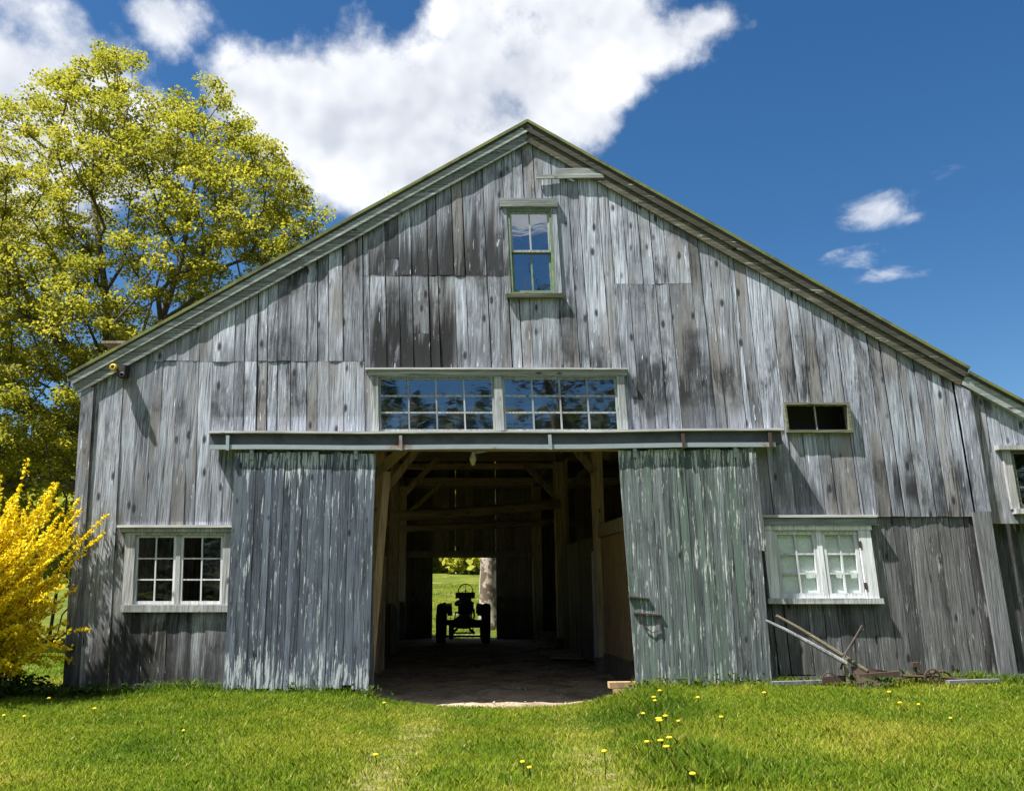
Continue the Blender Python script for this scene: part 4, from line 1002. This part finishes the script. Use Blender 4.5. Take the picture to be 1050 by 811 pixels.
# the big maple behind the left eave
crown_poly = [(-190, 170), (-120, 120), (-40, 105), (0, 112), (26, 96), (50, 78), (78, 66), (101, 46), (125, 52), (148, 60), (160, 95), (185, 85), (212, 77), (235, 102), (262, 132), (287, 156), (302, 190), (333, 206), (337, 224), (318, 240), (330, 262), (300, 320), (230, 400), (110, 430), (92, 500), (-60, 510), (-200, 470), (-260, 300)]
TY = 11.0
def depth_at(px, py):
    e = ((px - 40) / 330) ** 2 + ((py - 290) / 290) ** 2
    return 3.9 * math.sqrt(max(.06, 1 - e))
tips = []; rt = random.Random(3)
while len(tips) < 2000:
    px, py = rt.uniform(-260, 345), rt.uniform(44, 505)
    if not in_poly(px, py, crown_poly): continue
    d = depth_at(px, py); Y = TY + rt.uniform(-d, d)
    p = at(px, py, Y)
    if pnoise(p, 1.05, 1.7) < -.55 and rt.random() < .8: continue
    if p.z < 2.6: continue
    u = p.x + .082 * p.y
    if u > -7.0 and p.z < rz(max(U0, u)) + .7: continue
    tips.append(p)
tb = at(112, 600, TY); tb.z = 0
tree = empty('maple_tree', (tb.x, TY, 0), 'tall spring maple with yellow green leaves behind the left eave', 'tree')
q1 = at(112, 400, TY); q2 = at(108, 300, TY); q3 = at(95, 200, TY); q4 = at(105, 110, TY)
q5 = at(165, 330, TY - .3); q6 = at(185, 270, TY); q7 = at(200, 190, TY + .3); q8 = at(212, 125, TY)
q9 = at(40, 330, TY - .5); q10 = at(0, 240, TY - 1); q11 = at(-30, 180, TY - 1)
r5 = at(135, 380, TY + 1.5); r6 = at(170, 260, TY + 2.4); r7 = at(240, 190, TY + 2)
sk = skeleton(tb, [[tb, at(113, 500, TY), q1, q2, q3, q4], [q1, q5, q6, q7, q8], [q1, q9, q10, q11], [q1, r5, r6, r7]], tips, nr, up=.35)
limb_mesh('trunk', sk, .0088, M['bark'], tree, .47, .009)
lv, tn = clump_leaves(tips, 135, .47, .088, nr)
cr = fast_mesh('crown', lv, 4, tn, M['leaf'], tree); 

# smaller trees behind the forsythia and far left
def small_tree(name, x, y, h, rad, label, cat, group, per, size, mat, n, tone=0.0, low=.25, trunk=.013, seed=1):
    rg = np.random.default_rng(seed); t = empty(name, (x, y, float(gz(x, y))), label, cat, group); z0 = float(gz(x, y)); tp = []
    while len(tp) < n:
        v = rg.normal(size=3); v /= np.linalg.norm(v); v *= rg.uniform(.25, 1) ** .5
        p = Vector((x + v[0] * rad, y + v[1] * rad, z0 + h * (low + 1) / 2 + v[2] * h * (1 - low) / 2))
        if pnoise(p, 1.6, seed) < -.5: continue
        tp.append(p)
    b_ = Vector((x, y, z0 - .1)); s_ = skeleton(b_, [[b_, (x + .1, y, z0 + h * .3), (x, y + .1, z0 + h * .6), (x + .1, y, z0 + h * .85)]], tp, rg)
    limb_mesh('trunk', s_, trunk, M['bark'], t)
    lv, tn = clump_leaves(tp, per, rad * .22, size, rg, tone_shift=tone); fast_mesh('crown', lv, 4, tn, mat, t)
small_tree('young_tree', -14.5, 15, 7.5, 3.4, 'lower yellow green tree behind the forsythia at the left edge', 'tree', None, 40, .15, M['leaf'], 170, .12, .1, .007, 5)
small_tree('young_tree', -10.6, 19, 6.0, 2.6, 'small leafy tree close behind the barn corner, left of the boards', 'tree', None, 40, .15, M['leaf'], 140, .10, .06, .006, 6)

sp_ = at(390, 198, 24)
small_tree('slender_tree', sp_.x, 24, sp_.z + .35, 1.6, 'slender tree behind the barn, its top just showing over the left roof slope', 'tree', None, 40, .12, M['leaf'], 40, 0, .62, .012, 9)
# tree trunk just outside the rear doorway
tx = at(501, 640, 22.0); rt_ = empty('old_tree', (tx.x, 22.0, 0), 'thick flaking tree trunk just outside the rear doorway', 'tree')
m_ = MB(); zz = [-.1, .3, .9, 1.6, 2.6, 4.0, 6]; m_.tube([(tx.x + .03 * math.sin(z * 3), 22.0, z) for z in zz], [.56, .44, .37, .36, .37, .33, .27], 12); m_.build('trunk', M['palebark'], rt_, True)
rg = np.random.default_rng(5); tp = [Vector((tx.x + rg.normal() * 1.1, 22.2 + rg.normal() * 1.2, 8.2 + rg.normal() * .9)) for _ in range(34)]
s_ = skeleton((tx.x, 22.0, 5.8), [[(tx.x, 22.0, 5.6), (tx.x, 22.1, 6.3), (tx.x + .2, 22.1, 7)]], tp, rg); limb_mesh('limb', s_, .02, M['bark'], rt_)
lv, tn = clump_leaves(tp, 40, .45, .15, rg); fast_mesh('crown', lv, 4, tn, M['leaf'], rt_)

# far woods: one mass behind the field, one behind the photographer (it shows in the panes)
def woods(name, x0, x1, y, hmin, hmax, n, size, mat, seed, per=130):
    rg = np.random.default_rng(seed); C_ = []; tn = []; tr_ = MB()
    for i in range(n):
        x = x0 + (x1 - x0) * (i + rg.uniform(-.4, .4)) / n; yy = y + rg.uniform(-5, 5); h = rg.uniform(hmin, hmax); r = h * rg.uniform(.26, .4); z0 = float(gz(x, yy))
        v = rg.normal(size=(per, 3)); v /= np.linalg.norm(v, axis=1)[:, None]; v *= rg.uniform(.2, 1, (per, 1)) ** .5
        c = np.stack([x + v[:, 0] * r, yy + v[:, 1] * r, z0 + h * .56 + v[:, 2] * h * .46], 1)
        for k in range(9): C_.append(c + rg.normal(size=c.shape) * .5); tn.append(np.clip(rg.normal(.5, .2) + rg.normal(0, .13, per), 0, 1))
        v = rg.normal(size=(420, 3)); v /= np.linalg.norm(v, axis=1)[:, None]; v *= rg.uniform(.1, 1, (420, 1)) ** .5
        C_.append(np.stack([x + rg.uniform(-1.5, 1.5) + v[:, 0] * 3.2, yy - 4 + v[:, 1] * 2, z0 + 1.0 + v[:, 2] * 1.5], 1)); tn.append(np.clip(rg.normal(.62, .15) + rg.normal(0, .16, 420), 0, 1))
        tr_.tube([(x, yy, z0 - .2), (x + .2, yy, z0 + h * .5), (x, yy, z0 + h * .9)], [.22, .15, .05], 5)
    o_ = fast_mesh(name, leaf_quads(np.concatenate(C_), size, .3, .8, rg), 4, np.concatenate(tn), mat); tag(o_, kind='stuff')
    t_ = tr_.build('wood_trunks', M['bark']); tag(t_, kind='stuff')
woods('far_wood', -75, 60, 66, 9, 15, 46, .8, M['woodleaf'], 2)
woods('rear_wood', -60, 60, -52, 14, 19.5, 32, .8, M['darkleaf'], 3, 110)

# bare tree behind the photographer, reflected in the gable window
rg = np.random.default_rng(8); bx_, by_ = 1.6, -18.0; tp = []
for _ in range(120):
    v = rg.normal(size=3); v /= np.linalg.norm(v); v *= rg.uniform(.2, 1) ** .5; tp.append(Vector((bx_ + v[0] * 2.6, by_ + v[1] * 2.0, 11.2 + v[2] * 2.9)))
bt = empty('bare_tree', (bx_, by_, 0), 'bare branched tree standing behind the photographer', 'tree')
s_ = skeleton((bx_, by_, 0), [[(bx_, by_, -.1), (bx_, by_ + .1, 3), (bx_ + .2, by_, 6), (bx_ - .1, by_, 9), (bx_, by_, 12)]], tp, rg); limb_mesh('trunk', s_, .02, M['bark'], bt, .45, .016)

# ------------------------------------------------------------------ forsythia
fx, fy = -7.85, -.55
fo = empty('forsythia', (fx, fy, .2), 'big yellow flowering forsythia shrub at the left corner of the barn', 'shrub')
rg = np.random.default_rng(21); canes = MB(); BC = []; BT = []
for i in range(640):
    az = rg.uniform(0, 2 * math.pi); el = math.asin(rg.uniform(.10, .995) ** .40); L = rg.uniform(1.7, 3.5) * (.56 + .44 * math.sin(el)) ;
    if math.cos(az) > .3 and rg.random() < .25: az = rg.uniform(0, 6.28)
    if math.cos(az) > .4 and el < .9: L *= .74
    b_ = Vector((fx + rg.normal() * .28, fy + rg.normal() * .22, .2))
    d = Vector((math.cos(az) * math.cos(el), math.sin(az) * math.cos(el) * .62, math.sin(el))); droop = rg.uniform(.05, .5) * (1 - .75 * math.sin(el))
    pts = []
    for k in range(9):
        t = k / 8; p = b_ + d * (L * t) + Vector((0, 0, -droop * L * t * t * .8 + .12 * L * math.sin(math.pi * t) * math.cos(el))); p.z = max(p.z, .25); p.y = min(p.y, -.10 if p.x > -6.9 else 3); pts.append(p)
    canes.tube(pts, [.010, .009, .008, .007, .006, .006, .005, .004, .003], 4, .5, False)
    arr = np.array([tuple(p) for p in pts]); nb = int(L * 74)
    tt = rg.uniform(.18, 1, nb) * 8; ii = np.minimum(tt.astype(int), 7); fr = (tt - ii)[:, None]
    c = arr[ii] * (1 - fr) + arr[ii + 1] * fr
    c = c + rg.normal(size=c.shape) * (.026 * (1.15 - tt / 8 * .5))[:, None]
    dk = np.clip((c[:, 2] - .25) / 1.3, 0, 1)
    BC.append(c); BT.append(np.clip(rg.normal(.62, .22, nb), 0, 1))
c = np.concatenate(BC); tn = np.concatenate(BT)
canes.build('stem', M['stem'], fo)
lv = np.concatenate([leaf_quads(c, .05, -.2, .55, rg), leaf_quads(c + rg.normal(size=c.shape) * .006, .05, -.2, .55, rg)])
fast_mesh('blossom', lv, 4, np.concatenate([tn, tn]), M['blossom'], fo)

o_ = fast_mesh('floor_litter', leaf_quads(LITTER, .06, 2.2, .45, nr, .6), 4, nr.uniform(.6, 1, len(LITTER)), M['straw']); tag(o_, kind='stuff')
# leafy ground cover under the shrub and along the wall foot
C_ = []
for _ in range(5200):
    x = rg.uniform(-10.5, -5.7); y = rg.uniform(-1.5, .3)
    lim = -1.15 if x < -6.8 else -.45
    if y < lim or (x > -6.5 and y > -.08): continue
    C_.append((x, y, float(gz(x, y)) + rg.uniform(.02, .26 if x < -6.7 else .16)))
o_ = fast_mesh('ground_cover', leaf_quads(np.array(C_), .085, .6, .7, rg), 4, rg.uniform(0, 1, len(C_)), M['weed']); tag(o_, kind='stuff')
C_ = []
for cx_, cy_, n_ in ((-4.6, -.15, 60), (-5.3, -.16, 70), (-5.9, -.2, 80), (-1.95, -.35, 50), (1.5, -.15, 60), (1.75, -.3, 60), (4.9, -.6, 90), (5.15, -.5, 60), (2.6, -.2, 60), (3.2, -.22, 70), (-3.0, -.22, 50), (6.3, -.2, 60)):
    for _ in range(n_):
        x = cx_ + rg.normal() * .16; y = min(cy_ + rg.normal() * .07, -.03 if abs(x) > 2 else 9); C_.append((x, y, float(gz(x, y)) + rg.uniform(.03, .2)))
o_ = fast_mesh('weed_leaves', leaf_quads(np.array(C_), .06, .3, .45, rg), 4, rg.uniform(.4, 1, len(C_)), M['weed']); tag(o_, kind='stuff')

# ------------------------------------------------------------------ grass
def value_noise(x, y, s, seed):
    g = np.random.default_rng(seed).uniform(0, 1, (64, 64)); X = x * s + 400; Y = y * s + 400
    i = np.floor(X).astype(int); j = np.floor(Y).astype(int); fx_ = X - i; fy_ = Y - j; fx_ = fx_ * fx_ * (3 - 2 * fx_); fy_ = fy_ * fy_ * (3 - 2 * fy_)
    i %= 64; j %= 64; i2 = (i + 1) % 64; j2 = (j + 1) % 64
    return (g[i, j] * (1 - fx_) + g[i2, j] * fx_) * (1 - fy_) + (g[i, j2] * (1 - fx_) + g[i2, j2] * fx_) * fy_
def grass(n, x0, x1, y0, y1, seed, wmul=1.0, field=False):
    rg = np.random.default_rng(seed)
    x = rg.uniform(x0, x1, n); y = rg.uniform(y0, y1, n)
    z = gz(x, y)
    n1 = value_noise(x, y, .9, 1) * .6 + value_noise(x, y, 2.7, 2) * .4
    n2 = value_noise(x, y, .55, 4) * .55 + value_noise(x, y, 1.9, 5) * .3 + value_noise(x, y, 5, 6) * .15
    # bare spots on the two wheel tracks, and the lush strip right of the path
    tracks = np.exp(-((x + 1.05) / .33) ** 2) + np.exp(-((x - .75) / .33) ** 2)
    bare = (tracks * (y < -2.2) * (n1 > .40) + .8 * (value_noise(x, y, .7, 9) > .78) * (n1 > .5))
    lush = np.exp(-((x - 1.65 - .06 * (y + 3)) / .55) ** 2) * (y > -6) + 1.15 * np.exp(-((y + .12) / .16) ** 2) * (np.abs(x) > 1.7)
    keep = rg.uniform(0, 1, n) > .6 * np.clip(bare, 0, 1)
    u = x + .082 * y
    if not field: keep &= ~((y > .0) & (u > -6.75)) & ~((np.abs(x) < 2.2) & (z < .02)) & ~((y > -.06) & (u > -6.7))
    x, y, z, n1, n2, lush, tracks = (a[keep] for a in (x, y, z, n1, n2, lush, tracks)); n = len(x)
    h = (.028 + .045 * rg.uniform(0, 1, n) ** 1.7) * (.6 + .8 * n1) * (1 + 1.5 * lush) * (1 - .3 * np.clip(tracks, 0, 1))
    wd_ = (.0032 + .0032 * rg.uniform(0, 1, n)) * wmul
    az = rg.uniform(0, 2 * np.pi, n); lean_ = h * rg.uniform(.15, .85, n)
    la = rg.uniform(0, 2 * np.pi, n)
    a = np.stack([np.cos(az), np.sin(az), np.zeros(n)], 1) * wd_[:, None]
    l = np.stack([np.cos(la), np.sin(la), np.zeros(n)], 1) * lean_[:, None]
    b0 = np.stack([x, y, z - .01], 1); m = b0 + l * .35 + np.stack([0 * h, 0 * h, h * .62], 1); t = b0 + l + np.stack([0 * h, 0 * h, h], 1)
    q = np.stack([b0 - a, b0 + a, m + a * .8, t, m - a * .8], 1).reshape(-1, 3)
    tone = np.clip(.06 + 1.05 * n2 + .15 * (n1 - .5) + rg.normal(0, .12, n) - .13 * np.clip(lush, 0, 1) + .14 * np.clip(tracks, 0, 1), 0, .9)
    dead = rg.uniform(0, 1, n) < (.05 + .10 * np.clip(tracks, 0, 1)); tone[dead] = rg.uniform(.9, 1, dead.sum())
    return q, tone
q1_, t1_ = grass(480000, -8.5, 8.5, -6.4, .02, 31)
q2_, t2_ = grass(60000, -14, -6.6, -2, 14, 32, 2.2)
o_ = fast_mesh('grass', np.concatenate([q1_, q2_]), 5, np.concatenate([t1_, t2_]), M['grass']); tag(o_, kind='stuff')
q3_, t3_ = grass(60000, -9, 6, 18.2, 46, 33, 4, True); o_ = fast_mesh('field_grass', q3_, 5, t3_, M['grass']); tag(o_, kind='stuff')

# dandelions
def on_lawn(px, py):
    for k in range(900):
        Y = -7.5 + k * .009; c = at(px, py, Y)
        if c.z <= float(gz(c.x, Y)) + .10: return c
    return at(px, py, -3)
spots = [(676, 753, 1.35, 0), (683, 751, 1.1, 0), (677, 757, 1.3, 0), (678, 773, 1.1, 1), (687, 770, 1.1, 1), (684, 780, 1.1, 1), (664, 776, .9, 1), (677, 720, 1.1, 2), (671, 727, 1.1, 2), (672, 729, .9, 2), (660, 743, .9, 2), (716, 722, 1.0, 3), (740, 743, 1, 3), (696, 745, .9, 3), (620, 788, .9, 1), (711, 810, 1, 1), (784, 716, 1, 3), (923, 723, 1, 4), (912, 710, 1, 4), (942, 723, .8, 4), (975, 737, .7, 4),
         (385, 776, 1, 5), (394, 722, .9, 5), (536, 785, .8, 5), (543, 788, .8, 5), (97, 728, 1, 6), (25, 736, .9, 6), (4, 735, .8, 6), (50, 718, .9, 6), (188, 752, .7, 6)]
glab = [('yellow dandelion in the tight bright cluster right of the path', 'dandelions in the bright cluster'), ('yellow dandelion scattered in the long grass in front of the cluster', 'dandelions before the cluster'), ('yellow dandelion close before the foot of the green door', 'dandelions by the green door'),
        ('yellow dandelion in the lawn below the right edge of the green door', 'dandelions right of the green door'), ('yellow dandelion in the lawn before the plow and scrap iron', 'dandelions before the plow'), ('yellow dandelion in the grass of the path left of the lush strip', 'dandelions along the path'), ('yellow dandelion in the lawn before the forsythia', 'dandelions before the forsythia')]
for px, py, s_, g in spots:
    p = on_lawn(px, py); z = float(gz(p.x, p.y)); hh = {0: .23, 1: .20, 2: .21, 3: .15}.get(g, .10) + .01 * (px % 3); r = .027 * s_
    m_ = MB(); m_.mi = 0; m_.lathe([(0, .004), (.004, r * .8), (.010, r), (.018, r * .7), (.022, .003)], (p.x, p.y, z + hh), 'z', 10, .5)
    m_.mi = 1; m_.tube([(p.x, p.y, z), (p.x + .01, p.y, z + hh * .6), (p.x, p.y, z + hh)], .004, 5)
    tag(m_.build('dandelion', [M['dandelion'], M['weed']], None, True), glab[g][0], 'dandelion', glab[g][1])

scene.cycles.max_bounces = 10; scene.cycles.diffuse_bounces = 8; scene.cycles.glossy_bounces = 4; scene.cycles.transparent_max_bounces = 16; scene.cycles.use_denoising = True
try: scene.cycles.denoising_prefilter = 'FAST'
except Exception: pass
try: scene.cycles.denoiser = 'OPENIMAGEDENOISE'
except Exception: pass
